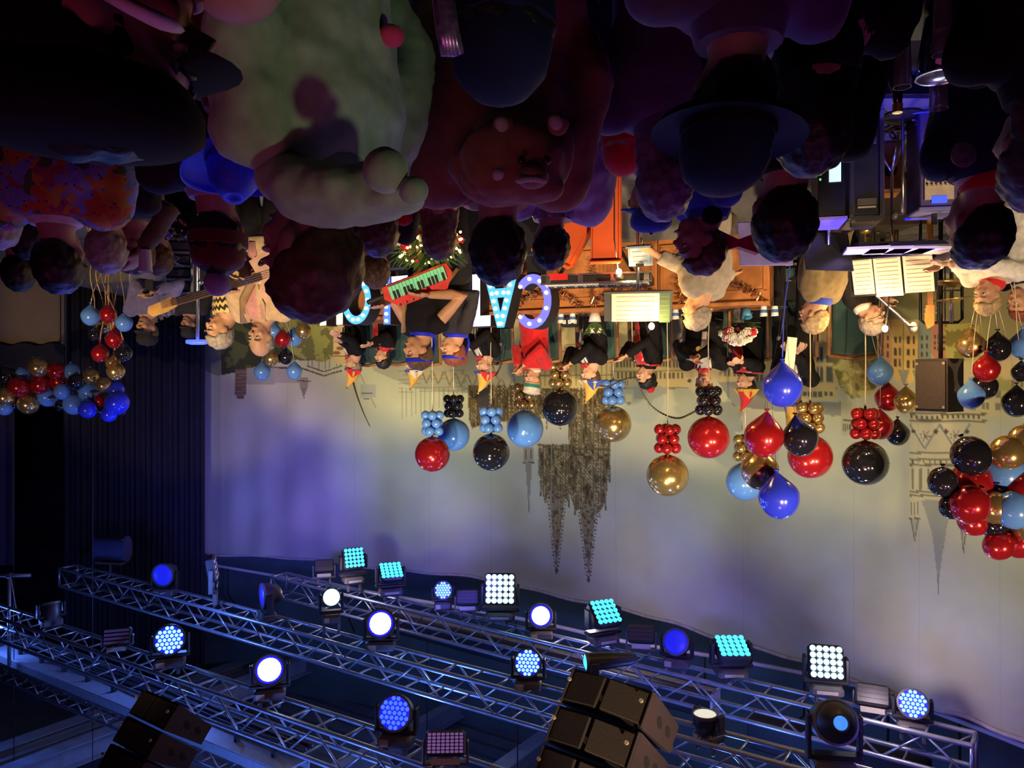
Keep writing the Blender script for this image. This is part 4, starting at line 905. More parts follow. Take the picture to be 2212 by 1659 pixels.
# cups, bottles, microphones on the desk
m_cupw = mat('cup_white',(.75,.78,.8),.3,var=.03); m_cupb = mat('cup_blue',(.06,.16,.45),.3,var=.03); m_glass = mat('clear_glass',(.8,.85,.9),.05,var=0,trans=.85); m_beer = mat('beer',(.7,.42,.08),.2,var=0,trans=.4)
CUPS = [(1213,'white cup with blue band in front of the councillor with yellow and blue cap'),(1238,'second white cup beside the black box on the desk'),(1460,'blue and white cup behind the glowing music stand'),(1674,'white cup nearest the near end of the council desk'),(1650,'cup just left of the bouquet'),(1365,'white cup behind the glowing music stand lamp'),(1010,'white cup behind the light-up letter T'),(935,'white cup behind the keytar player')]
for (x,lb) in CUPS:
    t = thing('cup',lb,'cup',on_desk(x,-.02)); MB().lathe([(.028,0),(.036,.09),(.033,.09),(.026,.006)],n=16).build('cup_body',m_cupw,t,smooth=40); MB().lathe([(.0315,.03),(.0345,.06),(.034,.06),(.0312,.03)],n=16).build('cup_band',m_cupb,t,smooth=40)
for (x,lb) in ((1258,'black gooseneck microphone before the councillor with yellow and blue cap'),(1475,'black gooseneck microphone before the front-facing councillor'),(1690,'black gooseneck microphone at the near end of the council desk'),(1080,'black gooseneck microphone behind the light-up letter A')):
    t = thing('desk_microphone',lb,'microphone',on_desk(x,.02)); MB().lathe([(.05,0),(.05,.015),(.02,.03)],n=16).build('base',m_fix,t,smooth=40); MB().tube([(0,0,.03),(0,0,.16),(0,.03,.24),(0,.08,.28)],.006,6).build('gooseneck',m_fix,t,smooth=True); MB().lathe([(.010,0),(.018,.02),(.018,.05),(.008,.062)],n=12,c=(0,.08,.27),M=RX(-.9)).build('capsule',m_fixg,t,smooth=True)
p = on_desk(1222,.2); t = thing('mixer_box','small black box with white sockets on the council desk','box',p,dang); MB().box((0,0,.06),(.2,.14,.12),bev=.01).build('case',m_fix,t)
for k in range(3): MB().box((-.06+.06*k,-.072,.07),(.035,.006,.04)).build('socket',m_cupw,t)
# ---------------------------------------------------------------- chairs of the council
def chair(label, p, ang, s=1.):
    t = thing('council_chair',label,'chair',p,ang,'green velvet council chairs')
    for (x,y) in ((-.24,-.22),(.24,-.22)): MB().tube([(x,y,0),(x,y,.50)],.02,8).build('leg',m_wood2,t,smooth=True)
    for x in (-.24,.24):
        MB().tube([(x,.24,0),(x,.24,.45),(x,.30,1.12)],.022,8).build('leg',m_wood2,t,smooth=True); MB().tube([(x,-.24,.50),(x,.0,.54),(x,.26,.52)],.022,8).build('armrest',m_wood2,t,smooth=True)
    MB().box((0,0,.28),(.43,.46,.10),bev=.03).build('seat',m_green,t,smooth=40); MB().box((0,.30,.82),(.41,.06,.6),M=RX(-.12),bev=.03).build('backrest',m_green,t,smooth=40); MB().tube([(-.24,.30,1.12),(0,.33,1.15),(.24,.30,1.12)],.022,8).build('top_rail',m_wood2,t,smooth=True)
    return t
COUNCIL = [(762,790,10.1),(827,775,9.7),(893,792,10.25),(1047,795,9.05),(1150,822,8.85),(1275,812,8.55),(1395,815,8.3),(1521,825,8.05),(1611,831,8.35),(1712,862,7.75)]
clabs = ['green velvet chair under the farthest councillor','green velvet chair under the dark-haired woman at the far end','green velvet chair hidden behind the keytar player','green velvet chair under the councillor behind the letter A','green velvet chair under the woman in red','green velvet chair under the councillor with yellow and blue cap','green velvet chair under the woman with the red plume','green velvet chair under the front-facing councillor','green velvet chair behind the bouquet','green velvet chair under the councillor behind the blue balloon']
for (x,y,d),lb in zip(COUNCIL,clabs):
    p = P(x,y,d); chair(lb,(p.x,p.y+.06,RIS),dang)
q = P(1862,720,7.25); chair('empty green velvet chair at the near end of the council row',(q.x,q.y,RIS),dang-.2)
# ---------------------------------------------------------------- light-up letters
E_LW = emat('letter_white',(.6,.6,1.0),1.9); E_LB = emat('letter_blue',(.07,.2,1.0),1.6); E_LC = emat('letter_cyan',(.07,.42,1.0),1.7); E_LV = emat('letter_violet',(.16,.15,1.0),1.7); E_BULB = emat('letter_bulb',(.75,.85,1.0),6); E_LY = emat('letter_warm',(1.0,.82,.5),1.6)
m_lside = mat('letter_side',(.012,.012,.016),.5)
def arcpts(r0,r1,a0,a1,h,n=22):
    o = [(r1*math.cos(a)*.78,r1*math.sin(a)) for a in np.linspace(a0,a1,n)]; i = [(r0*math.cos(a)*.74,r0*math.sin(a)) for a in np.linspace(a1,a0,n)]; return o+i
def letter_polys(ch):
    w_,b = .15,.075
    if ch=='C': return [arcpts(.155,.235,math.radians(42),math.radians(318),.47)]
    if ch=='O': return [arcpts(.155,.235,0,PI,.47),arcpts(.155,.235,PI,2*PI,.47)]
    if ch=='A': return [[(-.17,-.235),(-.09,-.235),(.035,.235),(-.035,.235)],[(.09,-.235),(.17,-.235),(.035,.235),(-.03,.235)],[(-.08,-.11),(.08,-.11),(.06,-.03),(-.06,-.03)]]
    if ch=='T': return [[(-.04,-.235),(.04,-.235),(.04,.14),(-.04,.14)],[(-.15,.14),(.15,.14),(.15,.235),(-.15,.235)]]
    if ch=='L': return [[(-.11,-.235),(-.03,-.235),(-.03,.235),(-.11,.235)],[(-.03,-.235),(.12,-.235),(.12,-.15),(-.03,-.15)]]
    if ch=='U': return [[(-.15,-.06),(-.07,-.06),(-.07,.235),(-.15,.235)],[(.07,-.06),(.15,-.06),(.15,.235),(.07,.235)],[(x,y-.06) for (x,y) in arcpts(.09,.175,PI,2*PI,.3)]]
    if ch=='B': return [[(-.13,-.235),(-.05,-.235),(-.05,.235),(-.13,.235)],[(x*1.0-.05,y*.56+.11) for (x,y) in arcpts(.12,.225,-PI/2,PI/2,.3)],[(x*1.1-.05,y*.58-.105) for (x,y) in arcpts(.12,.225,-PI/2,PI/2,.3)]]
LROW = [('C',1150,651,6.6,E_LV,'light-up letter C, first of the glowing row'),('A',1082,650,6.78,E_LC,'cyan light-up letter A between the C and the T'),('T',1029,649,6.93,E_LW,'whitish light-up letter T right after the cyan A'),('B',975,649,7.07,E_LB,'light-up letter B mostly hidden behind the keytar player'),('A',922,649,7.2,E_LB,'light-up letter A mostly hidden behind the keytar player'),('L',868,649,7.34,E_LW,'first light-up letter L, just past the keytar'),('L',824,649,7.46,E_LB,'second light-up letter L, next to the O'),('O',770,649,7.6,E_LC,'light-up letter O glowing white and cyan'),('U',716,652,7.75,E_LY,'last light-up letter U, partly behind the frog costume wearer')]
la_ = math.radians(29.6)
for (ch,x,y,d,E,lb) in LROW:
    p = P(x,y,d); t = thing('light_letter',lb,'light letter',p,la_,'light-up letters on the stage'); polys = letter_polys(ch)
    sb = MB(); fb = MB(); bb = []; sc = 1.0
    for pl in polys:
        sb.prism(pl,.16,c=(0,.08,0)); cx = sum(q[0] for q in pl)/len(pl); cy = sum(q[1] for q in pl)/len(pl); fb.prism(pl,.006,c=(0,-.003,0))
        n = len(pl)
        if n > 8:
            h2 = n//2
            for i in range(0,h2,3): a = Vector(pl[i]); b = Vector(pl[n-1-i]); bb.append((a+b)/2)
        else:
            a = (Vector(pl[0])+Vector(pl[1]))/2; b = (Vector(pl[2])+Vector(pl[3]))/2
            if abs(pl[1][0]-pl[0][0]) > abs(pl[2][1]-pl[1][1]): a = (Vector(pl[0])+Vector(pl[3]))/2; b = (Vector(pl[1])+Vector(pl[2]))/2
            k = max(2,int((b-a).length/.065)); bb += [a.lerp(b,(i+.5)/k) for i in range(k)]
    fh = p.z-.237-1.01; MB().box((0,.08,-.237-fh/2),(.14,.10,fh)).build('foot',m_lside,t)
    sb.build('letter_body',m_lside,t); fb.build('letter_face',E,t)
    bm2 = MB().ell((0,0,0),.017,nu=10,nv=6).mesh('bulb',E_BULB,True)
    for q in bb: link('bulb',bm2,t,(q[0],-.016,q[1]))
a = P(1185,600,6.5); b = P(690,600,7.85)
cs = thing('letter_plinth','black plinth case under the row of light-up letters','case',((a.x+b.x)/2,(a.y+b.y)/2+.09,.15),la_); LL = math.hypot(b.x-a.x,b.y-a.y)+.1
MB().box((0,0,.43),(LL,.3,.86),bev=.01).build('case',m_lside,cs); 
for sx in (-1,0,1): MB().box((sx*LL*.49,-.152,.43),(.03,.01,.86)).build('metal_edge',m_chrome,cs)
# ---------------------------------------------------------------- music stands and lamps
def bulb_lamp(t, loc, power=9, col=(1.0,.62,.22), r=.022, name='bulb'):
    MB().ell((0,0,0),(r,r,r*1.25),nu=12,nv=8).build(name,emat('bulb_warm',(1.0,.66,.25),55),t,smooth=True,loc=loc)
    l = bpy.data.lights.new('bulb_light','POINT'); l.energy = power; l.color = col; l.shadow_soft_size = .04; o = bpy.data.objects.new('bulb_light',l); C.objects.link(o); o.location = t.matrix_basis@(Vector(loc)+Vector((0,-.06,.03))); return o
def music_stand(label, p, ang, fz, w_=.5, h_=.34, m=m_fix, sheets=(), tilt=.35, lamp=None, power=6, name='music_stand'):
    """p: centre of the desk board, ang: direction its printed side looks (0 = to the hall)"""
    t = thing(name,label,'music stand',(p.x,p.y,fz),ang); z = p.z-fz; M = Matrix.Translation((0,0,z))@Matrix.Rotation(-tilt,4,'X')
    MB().box((0,.012,0),(w_,.012,h_),bev=.003).build('board',m,t,M=M); MB().box((0,-.035,-h_/2),(w_,.09,.014)).build('ledge',m,t,M=M)
    for (sx,sw,sh_,mm) in sheets:
        o = MB().box((sx,-.012,-h_/2+sh_/2+.01),(sw,.012,sh_)).build('sheet_music',mm,t,M=M)
        rl = MB().box((0,0,0),(sw*.8,.001,.004)).mesh('staff_line',m_ink)
        for k in range(int(sh_/.035)): link('staff_line',rl,o,(sx,-.0188,-h_/2+.04+k*.035))
    MB().tube([(0,.03,z-.05),(0,.03,.25)],.012,8).build('pole',m_chrome,t,smooth=True)
    for k in range(3): a = k*2*PI/3; MB().tube([(0,.03,.3),(.15*math.cos(a),.03+.15*math.sin(a),.012)],.010,6).build('leg',m_chrome,t,smooth=True)
    if lamp:
        lx,lz,ly = lamp; q = M@Vector((lx,ly,h_/2+lz)); MB().tube([M@Vector((lx*.6,.02,h_/2)),M@Vector((lx*.8,-.02,h_/2+.09)),q],.006,6).build('lamp_arm',m_fix,t,smooth=True); bulb_lamp(t,tuple(q),power)
    return t
# glowing stand in the middle
music_stand('glowing music stand with a bright open score in the middle of the stage',P(1378,662,5.9),math.radians(8),.15,S(146,5.9),S(66,5.9),m_fix,((-.1*0+.02,.36,.22,m_paper),(-.20,.08,.23,mat('green_folder',(.05,.12,.06),.6))),.25,(-.1,.02,-.1),14)
# big fold-out scores at the near side
music_stand('wide music stand with fold-out pages glaring in lamp light',P(1925,592,5.95),math.radians(35),.15,.62,.36,m_blackw,((-.19,.2,.33,m_paper),(.02,.19,.35,m_paper),(.2,.15,.32,m_paper)),.55,(.05,.2,-.18),24)
MB_l = thing('music_shelf','long low shelf of sheet music edges in front of the fold-out pages','shelf',(P(1940,540,5.5).x,5.5,.15),math.radians(8))
MB().box((0,0,P(0,533,5.5).z-.15),(.62,.3,.03)).build('shelf_board',m_blackw,MB_l)
for k in range(4): MB().box((-.22+.15*k,.02-.02*k,P(0,541,5.5).z-.15),(.28,.24,.018),M=RZ(.1*k-.15)).build('score',m_paper,MB_l)
for sx in (-.28,.28): MB().box((sx,.1,.4),(.03,.03,.8)).build('leg',m_blackw,MB_l)
music_stand('purple-lit back of a music stand under the bright blue balloon',P(1652,528,5.35),math.radians(185),.15,.36,.32,mat('stand_purple_lit',(.22,.18,.5),.5),(),.2)  # purple light falling on the board is put into its colour
music_stand('black back of a music stand in front of the brown jacket',P(1785,545,5.68),math.radians(170),.15,.38,.30,m_blackw,(),.25)
t = music_stand('small stand with a clipboard held up by a sleeved hand',P(1383,553,5.65),math.radians(20),.15,.18,.15,mat('clipboard_blue',(.30,.40,.52),.5),((0,.14,.12,mat('blue_page',(.45,.6,.75),.7)),),.3)
MB().box((0,-.02,.07+P(0,553,5.65).z-.15),(.06,.02,.03),bev=.005).build('clip',m_chrome,t)
t = thing('stand_lamp','lit clip-on lamp glowing beside the clipboard','lamp',P(1337,588,5.7)); MB().tube([(0,.03,.0),(.03,.03,-.25),(.03,.03,-.55),(.03,.03,.15-P(0,588,5.7).z)],.008,6).build('pole',m_chrome,t,smooth=True); MB().lathe([(.03,.02),(.045,-.01),(.04,-.01),(.02,.02)],n=14,c=(0,0,.03)).build('shade',m_fix,t,smooth=True); bulb_lamp(t,(0,0,0),5)
t = thing('stand_lamp','lit bare lamp beside the grey-shirted conductor','lamp',P(1474,606,5.9)); MB().tube([(0,.03,.0),(0,.03,.15-P(0,606,5.9).z)],.010,6).build('pole',m_chrome,t,smooth=True); MB().lathe([(.012,-.03),(.02,-.02),(.02,0)],n=12).build('socket',m_fix,t); bulb_lamp(t,(0,0,.01),5)
t = thing('stand_lamp','swan-neck lamp burning above the fold-out pages','lamp',P(1973,709,6.1)); MB().tube([(0,.02,.0),(.12,.02,-.12),(.30,.03,-.28),(.30,.03,.15-P(0,709,6.1).z)],.012,6).build('arm',m_chrome,t,smooth=True); MB().lathe([(.02,.04),(.045,-.02),(.04,-.02),(.016,.04)],n=14).build('shade',m_fix,t,smooth=True); bulb_lamp(t,(0,0,-.02),8)
# orange orchestra desks
m_or = mat('orange_panel',(.85,.13,.03),.5,var=.06)
for (x,y,d,w_,h_,ry,lb) in ((1308,458,5.75,.20,.70,0.0,'tall orange orchestra desk panel beside the clipboard'),(1222,500,5.95,.30,.42,.5,'slanting orange orchestra desk panel behind the lilac cape')):
    p = P(x,y,d); t = thing('orchestra_desk',lb,'music desk',(p.x,p.y,.15),math.radians(12)); M = Matrix.Translation((0,0,p.z-.15))@Matrix.Rotation(ry,4,'Y')
    MB().box((0,0,0),(w_,.02,h_)).build('front_panel',m_or,t,M=M)
    for sx in (-1,1): MB().box((sx*w_/2,.08,0),(.02,.18,h_),bev=.004).build('side_panel',m_or,t,M=M)
    MB().box((0,.06,h_/2),(w_+.03,.24,.025),M=RX(-.3),bev=.006).build('top_lip',m_or,t,M=M); MB().box((0,.1,0),(.05,.05,h_*.9)).build('strut',m_fix,t,M=M)
    for sx in (-1,1): MB().tube([M@Vector((sx*w_*.4,.1,-h_*.4)),(sx*w_*.6,.15,.01)],.012,6).build('leg',m_fix,t)
# keyboard in its metal-edged case
p = P(1292,607,6.25); t = thing('keyboard_case','long keyboard in a metal-edged flight case lying behind the glowing stand','keyboard',(p.x,p.y,.15),math.radians(14)); z = p.z-.15
MB().box((0,0,z),(.88,.34,.07),bev=.01).build('case',m_fix,t)
for sz in (-.035,.035): MB().box((0,-.172,z+sz),(.88,.012,.014)).build('metal_edge',m_chrome,t)
for k in range(4): MB().box((-.4+.26*k,-.175,z),(.04,.015,.06),bev=.004).build('latch',m_chrome,t)
MB().box((.3,-.176,z-.02),(.16,.006,.05)).build('red_label',K_RED,t)
ks = MB(); kw = MB().box((0,0,0),(.022,.13,.012)).mesh('white_key',m_cupw); kb = MB().box((0,0,0),(.012,.08,.016)).mesh('black_key',m_fix)
for k in range(34): link('white_key',kw,t,(-.40+.0242*k,-.08,z+.042))
for k in range(33):
    if k%7 not in (2,6): link('black_key',kb,t,(-.388+.0242*k,-.055,z+.052))
for sx in (-1,1):
    MB().tube([(sx*.3,-.12,z-.035),(-sx*.3,.12,.01)],.015,8).build('stand_leg',m_fix,t)
# black frame rack
p = P(2033,640,6.68); t = thing('frame_rack','black tube rack behind the fold-out pages','rack',(p.x,p.y,.15),math.radians(20)); z0 = P(0,560,6.68).z-.15; z1 = P(0,697,6.68).z-.15
fr = MB(); fr.tube([(-.16,0,.0),(-.16,0,z1-.03),(-.13,0,z1),(.13,0,z1),(.16,0,z1-.03),(.16,0,0)],.013,8); fr.build('frame',m_fix,t,smooth=True)
for k in range(4): MB().tube([(-.09+.06*k,0,z0),(-.09+.06*k,0,z1)],.006,6).build('bar',m_fix,t)
for zq in (z0,(z0+z1)/2): MB().tube([(-.16,0,zq),(.16,0,zq)],.008,6).build('cross_bar',m_fix,t)
# cymbals
m_cym = mat('cymbal_bronze',(.55,.38,.14),.3,.9,.1)
p = P(2055,630,6.3); t = thing('cymbal_stand','two cymbals on a stand beside the white-shirted pianist','cymbals',(p.x,p.y,.15))
MB().tube([(0,0,0),(0,0,p.z+.1)],.014,8).build('pole',m_chrome,t,smooth=True)
for (y,ti,r) in ((612,.1,.19),(646,-.08,.15)): MB().lathe([(r,0),(r*.5,.012),(.05,.02),(.03,.035),(.001,.037)],n=28,c=(0,0,P(0,y,6.3).z-.15),M=RY(ti)).build('cymbal',m_cym,t,smooth=True)
for k in range(3): a = k*2*PI/3; MB().tube([(0,0,.35),(.22*math.cos(a),.22*math.sin(a),.012)],.010,6).build('leg',m_chrome,t,smooth=True)
p = P(2048,640,6.0); t = thing('bass_guitar','upright guitar neck with headstock rising beside the cymbals','guitar',(p.x+.06,p.y+.15,.15),.2); 
zt = P(0,585,6).z-.15
MB().box((0,0,zt/2+.22),(.045,.022,zt-.2),bev=.008).build('neck',m_wood2,t); MB().prism([(-.03,0),(.03,0),(.04,.12),(.02,.19),(-.03,.16)],.02,c=(0,0,P(0,655,6).z-.15)).build('headstock',m_wood,t); MB().box((0,0,P(0,620,6).z-.15),(.04,.018,.30)).build('upper_neck',m_wood2,t); MB().prism([(-.16,0),(.16,0),(.18,.16),(.12,.26),(.16,.42),(.05,.36),(-.05,.36),(-.16,.44),(-.12,.26),(-.18,.16)],.05,c=(0,0,.06)).build('guitar_body',m_wood,t)
for k in range(4): MB().tube([(.05*(1 if k%2 else -1),0,P(0,662+5*(k//2)*2,6).z-.15),(.015*(1 if k%2 else -1),0,P(0,662+5*(k//2)*2,6).z-.15)],.009,6).build('tuning_peg',m_chrome,t)
# loudspeaker on a pole
p = P(2032,832,6.45); t = thing('pole_speaker','dark loudspeaker on a black pole before the gabled houses','speaker',(p.x,p.y,.15),math.radians(64)); z = p.z-.15
w_,h_ = .30,.44
MB().loft([[Vector((-.145,-.12,sz*h_/2+z)),Vector((.145,-.12,sz*h_/2+z)),Vector((.12,.12,sz*h_/2+z)),Vector((-.12,.12,sz*h_/2+z))] for sz in (-1,1)]).build('cabinet',mat('speaker_grey',(.055,.045,.045),.6),t); MB().box((0,-.128,z),(.265,.014,h_-.04),bev=.004).build('grille',mat('speaker_grille',(.085,.066,.06),.8,var=.3,scale=160,bump=.3),t)
MB().tube([(0,0,z-h_/2),(0,0,.45)],.018,10).build('pole',m_fix,t,smooth=True)
for k in range(3): a = k*2*PI/3; MB().tube([(0,0,.6),(.4*math.cos(a),.4*math.sin(a),.015)],.014,8).build('leg',m_fix,t,smooth=True)
for sx in (-1,1):
    for sz in (-1,1): MB().box((sx*.12,-.137,z+sz*(h_/2-.04)),(.02,.004,.02)).build('corner_screw',m_lab,t)
# ---------------------------------------------------------------- gear on the podium front
def gear(name,label,cat,x,y0,y1,wpx,d,ang=0.): 
    p = P(x,y0,d); z0 = p.z; z1 = P(x,y1,d).z; return thing(name,label,cat,(p.x,p.y,.15),ang), z0-.15, z1-.15, S(wpx,d)
t,z0,z1,w_ = gear('road_case','tall black road case with silver edges at the podium front','case',1860,320,478,58,5.68,math.radians(14))
MB().box((0,0,z1/2),(w_,.4,z1),bev=.01).build('case',m_fix,t)
for sx in (-1,1): MB().box((sx*w_/2,-.2,z1/2),(.03,.03,z1),bev=.004).build('metal_edge',m_chrome,t)
for sz in (z1*.22+.05,z1-.1): MB().box((0,-.203,sz),(.13,.008,.05),bev=.003).build('recess_handle',m_fixg,t); 
MB().box((0,-.203,z1-.06),(.12,.008,.012)).build('name_plate',m_lab,t); MB().box((0,0,z1+.012),(w_+.04,.42,.025),bev=.006).build('lid',m_chrome,t)
t,z0,z1,w_ = gear('effects_rack','black rack with a small glowing screen and rows of knobs','rack',1788,350,480,54,5.46,math.radians(14))
MB().box((0,0,z1/2),(w_,.36,z1),bev=.01).build('case',m_fix,t); MB().box((-.02,-.184,z1*.62),(.075,.008,.13)).build('screen',emat('screen_glow',(.5,.8,1.0),1.6),t)
kn = MB().lathe([(.010,0),(.008,.018)],n=8,M=RX(PI/2)).mesh('knob',m_lab)
for i in range(4):
    for j in range(4): link('knob',kn,t,(-.06+.036*i,-.182,z1*.2+.06*j+.02*(j>1)))
for k in range(5): MB().box((.075,-.184,z1*.5+.035*k),(.012,.006,.012)).build('indicator',emat('ind_green',(.2,.9,.3),1.2),t)
MB().box((0,0,z1+.01),(w_+.02,.38,.02)).build('lid',mat('lid_violet',(.3,.22,.6),.4),t)
t,z0,z1,w_ = gear('mixing_console','upright mixing console with beige rows of knobs in a violet case','mixer',2018,318,452,74,5.55,math.radians(10))
MB().box((0,.06,z1/2),(w_,.3,z1),bev=.01).build('case',mat('case_violet',(.10,.07,.22),.45),t); MB().box((0,-.095,z1*.62),(w_*.78,.012,z1*.62)).build('panel',mat('panel_beige',(.55,.46,.36),.5),t); MB().box((0,-.10,z1*.93),(w_*.4,.012,.05)).build('display',emat('disp_blue',(.05,.1,.9),1.5),t); MB().box((0,.06,z1+.015),(w_+.03,.34,.03),bev=.008).build('lid',mat('lid_blue',(.2,.2,.55),.4),t)
for i in range(6):
    for j in range(9): link('knob',kn,t,(-.075+.03*i,-.102,z1*.36+.036*j))
for k in range(4): MB().tube([(-.05+.03*k,-.11,z1*.75),(-.06+.04*k,-.16,z1*.5),(-.1+.03*k,-.14,.05),(-.18+.05*k,-.25,.012)],.006,6).build('patch_cable',mat('cable_blue',(.10,.12,.5),.4),t,smooth=True)
t,z0,z1,w_ = gear('box_drum','orange-brown wooden box drum behind the microphone stand','drum',1917,350,420,48,6.3,.3)
MB().box((0,0,z1/2),(w_,.28,z1),bev=.012).build('shell',m_wood,t); MB().lathe([(.05,0),(.05,.006)],n=16,c=(0,-.142,z1*.6),M=RX(PI/2)).build('sound_hole',m_hole,t)
t = thing('microphone_stand','slim microphone stand at the podium front','microphone stand',(P(1950,400,5.55).x,5.55,.15)); MB().tube([(0,0,.02),(0,0,.72)],.012,8).build('pole',m_chrome,t,smooth=True); MB().lathe([(.13,0),(.13,.015),(.03,.03)],n=20).build('base',m_fix,t,smooth=40); MB().tube([(0,0,.72),(.1,-.1,.75)],.009,6).build('boom',m_chrome,t); MB().ell((.12,-.12,.76),(.025,.025,.03)).build('microphone',m_fixg,t,smooth=True)
rnd = random.Random(5)
for k in range(9):
    pts = []; x0 = rnd.uniform(1850,1990); q = P(x0,300,5.9)
    for i in range(9): pts.append((q.x+.10*math.sin(i*1.1+k)+i*.035*(1 if k%2 else -1), 5.55+.25*math.sin(i*.8+k*1.7)*.5+.03*k, .163+.004*k+.05*abs(math.sin(i*.9+k))*(k%3==0)))
    o = MB().tube([Vector(cat_rom(pts,j/4*1.0)) for j in range(33)],.008,6).build('loose_cable',[mat('cable_black',(.015,.013,.02)),mat('cable_blue',(.1,.12,.5),.4),mat('cable_white',(.5,.45,.5),.5)][k%3],smooth=True)
    tag(o,['loose black cable tangled on the blue-lit podium','loose blue cable tangled on the blue-lit podium','loose pale cable tangled on the blue-lit podium'][k%3],'cable','cables tangled on the podium %s'%['black','blue','pale'][k%3])
# equipment rack far right
def frame_case(label,x0,x1,y0,y1,d,shelves):
    cx = (x0+x1)/2; p = P(cx,y0,d); w_ = S(x1-x0,d); zb = p.z; zt = P(cx,y1,d).z; t = thing('equipment_rack',label,'rack',(p.x,p.y,.15),-.15); z0 = zb-.15; z1 = zt-.15
    MB().box((0,.15,z1/2),(w_-.02,.28,z1),bev=.005).build('case',m_fix,t)
    for sx in (-1,1): MB().box((sx*w_/2,-.0,z1/2),(.022,.03,z1)).build('upright',mat('rack_alu',(.6,.58,.6),.35,.6),t)
    for k in range(shelves+1): MB().box((0,0,z0+(z1-z0)*k/shelves),(w_,.03,.022)).build('crossbar',mat('rack_alu',(.6,.58,.6),.35,.6),t)
    for k in range(shelves): MB().box((0,.0,z0+(z1-z0)*(k+.5)/shelves),(w_*.85,.02,(z1-z0)/shelves*.5),bev=.004).build('unit',m_fixg,t); MB().box((w_*.25,-.012,z0+(z1-z0)*(k+.5)/shelves),(.03,.006,.012)).build('indicator',emat('ind_red',(1,.1,.05),1.5),t)
    for k in range(4): MB().tube([(-.1+.05*k,-.02,z1*.75),(.05-.04*k,-.06,z1*.68),(.08,-.03,z1*.6)],.006,6).build('patch_cable',mat('cable_white',(.5,.45,.5),.5),t,smooth=True)
frame_case('large silver-framed equipment rack full of wired units behind the red knitted hat',336,413,516,633,7.6,4)
frame_case('smaller silver-framed equipment rack beside the large one',284,331,574,622,7.95,2)
# light bar on a stand
t = thing('light_bar_stand','thin stand topped with a glowing blue light bar','stage light',(P(427,560,6.4).x,6.4,.15)); zt = P(427,738,6.4).z-.15
MB().tube([(0,0,0),(0,0,zt)],.016,8).build('pole',m_chrome,t,smooth=True); MB().tube([(-.095,0,zt),(-.05,0,zt+.004),(.05,0,zt+.004),(.095,0,zt)],[.016,.022,.022,.016],8).build('light_bar',emat('bar_blue',(.05,.09,1.0),2.6),t,smooth=True)
for k in range(3): a = k*2*PI/3; MB().tube([(0,0,.4),(.28*math.cos(a),.28*math.sin(a),.015)],.012,8).build('leg',m_fix,t,smooth=True)
MB().ell((-.03,-.02,P(0,610,6.4).z-.15),.025).build('knob',m_chrome,t,smooth=True)
# bouquet on the desk
p = on_desk(1592,.06); t = thing('bouquet','big bouquet of white and red roses on the council desk','flowers',p)
MB().lathe([(.05,0),(.06,.03),(.05,.10),(.065,.14),(.058,.14),(.04,.1)],n=18).build('vase',m_glass,t,smooth=True)
def rose(m):
    mb = MB(); mb.ell((0,0,0),(.016,.016,.02),nu=8,nv=6)
    for k in range(9):
        a = k*2.4; r = .012+.0022*k; M = RZ(a)@RX(.5+.06*k); mb.ell(Vector((r*math.cos(a),r*math.sin(a),-.003*k+.008)),(.018,.005,.02),RZ(a+PI/2)@RX(.25+.05*k),8,5)
    return mb.mesh('rose',m,True)
rw = rose(mat('petal_white',(.85,.80,.72),.6,var=.06)); rr = rose(mat('petal_red',(.55,.015,.03),.6,var=.1)); lf = MB(); lf.prism([(0,0),(.02,.04),(.016,.08),(0,.12),(-.016,.08),(-.02,.04)],.003); lfm = lf.mesh('leaf',mat('leaf_green',(.05,.11,.03),.5))
rnd = random.Random(3)
for k in range(46):
    a = rnd.random()*2*PI; b_ = rnd.random()**.6*1.25; v = Vector((math.sin(b_)*math.cos(a),math.sin(b_)*math.sin(a)*.8,math.cos(b_))); R0 = .17
    o = link('rose',rr if k%4==0 else rw,t,Vector((0,0,.17))+v*R0); o.rotation_euler = v.to_track_quat('Z','Y').to_euler(); o.scale = (1.15,)*3
for k in range(40):
    a = rnd.random()*2*PI; b_ = rnd.uniform(.3,2.0); v = Vector((math.sin(b_)*math.cos(a),math.sin(b_)*math.sin(a)*.8,math.cos(b_))); o = link('leaf',lfm,t,Vector((0,0,.14))+v*.10); o.rotation_euler = v.to_track_quat('Z','Y').to_euler()
MB().lathe([(.03,0),(.05,.11),(.046,.11),(.026,0)],n=14,c=(-.05,-.09,.0),M=RX(.4)).build('wrapping',mat('wrap_blue',(.06,.25,.5),.3),t,smooth=True)
# planter with fairy lights before the letters
p = P(925,560,5.42); t = thing('lit_flower_arrangement','flower arrangement sparkling with warm fairy lights behind the brown-haired heads','plant',(p.x,p.y,.15)); zb = P(0,496,5.42).z-.15
MB().lathe([(.12,0),(.15,zb*.6),(.17,zb),(.15,zb)],n=18).build('planter',m_fix,t,smooth=40)
for k in range(170):
    a = rnd.random()*2*PI; r = rnd.random()**.5*.19; z = zb+rnd.random()*.26*(1-r*1.8); v = Vector((math.cos(a)*.6,math.sin(a)*.6,rnd.uniform(.1,1))); o = link('leaf',lfm,t,(r*math.cos(a),r*math.sin(a),z)); o.rotation_euler = v.to_track_quat('Z','Y').to_euler(); o.scale = (1.1,)*3
for k in range(24):
    a = rnd.random()*2*PI; r = rnd.random()**.5*.24; o = link('rose',rr if k%2 else rw,t,(r*math.cos(a),r*math.sin(a)-.04,zb+.05+rnd.random()*.2*(1-r*1.8)))
fb = MB().ell((0,0,0),.009,nu=8,nv=6).mesh('fairy_light',emat('fairy_gold',(1.0,.62,.15),24),True)
for k in range(60):
    a = rnd.random()*2*PI; r = rnd.random()**.5*.27; link('fairy_light',fb,t,(r*math.cos(a),r*math.sin(a)-.06,zb+.02+rnd.random()*.27*(1-r*1.5)))
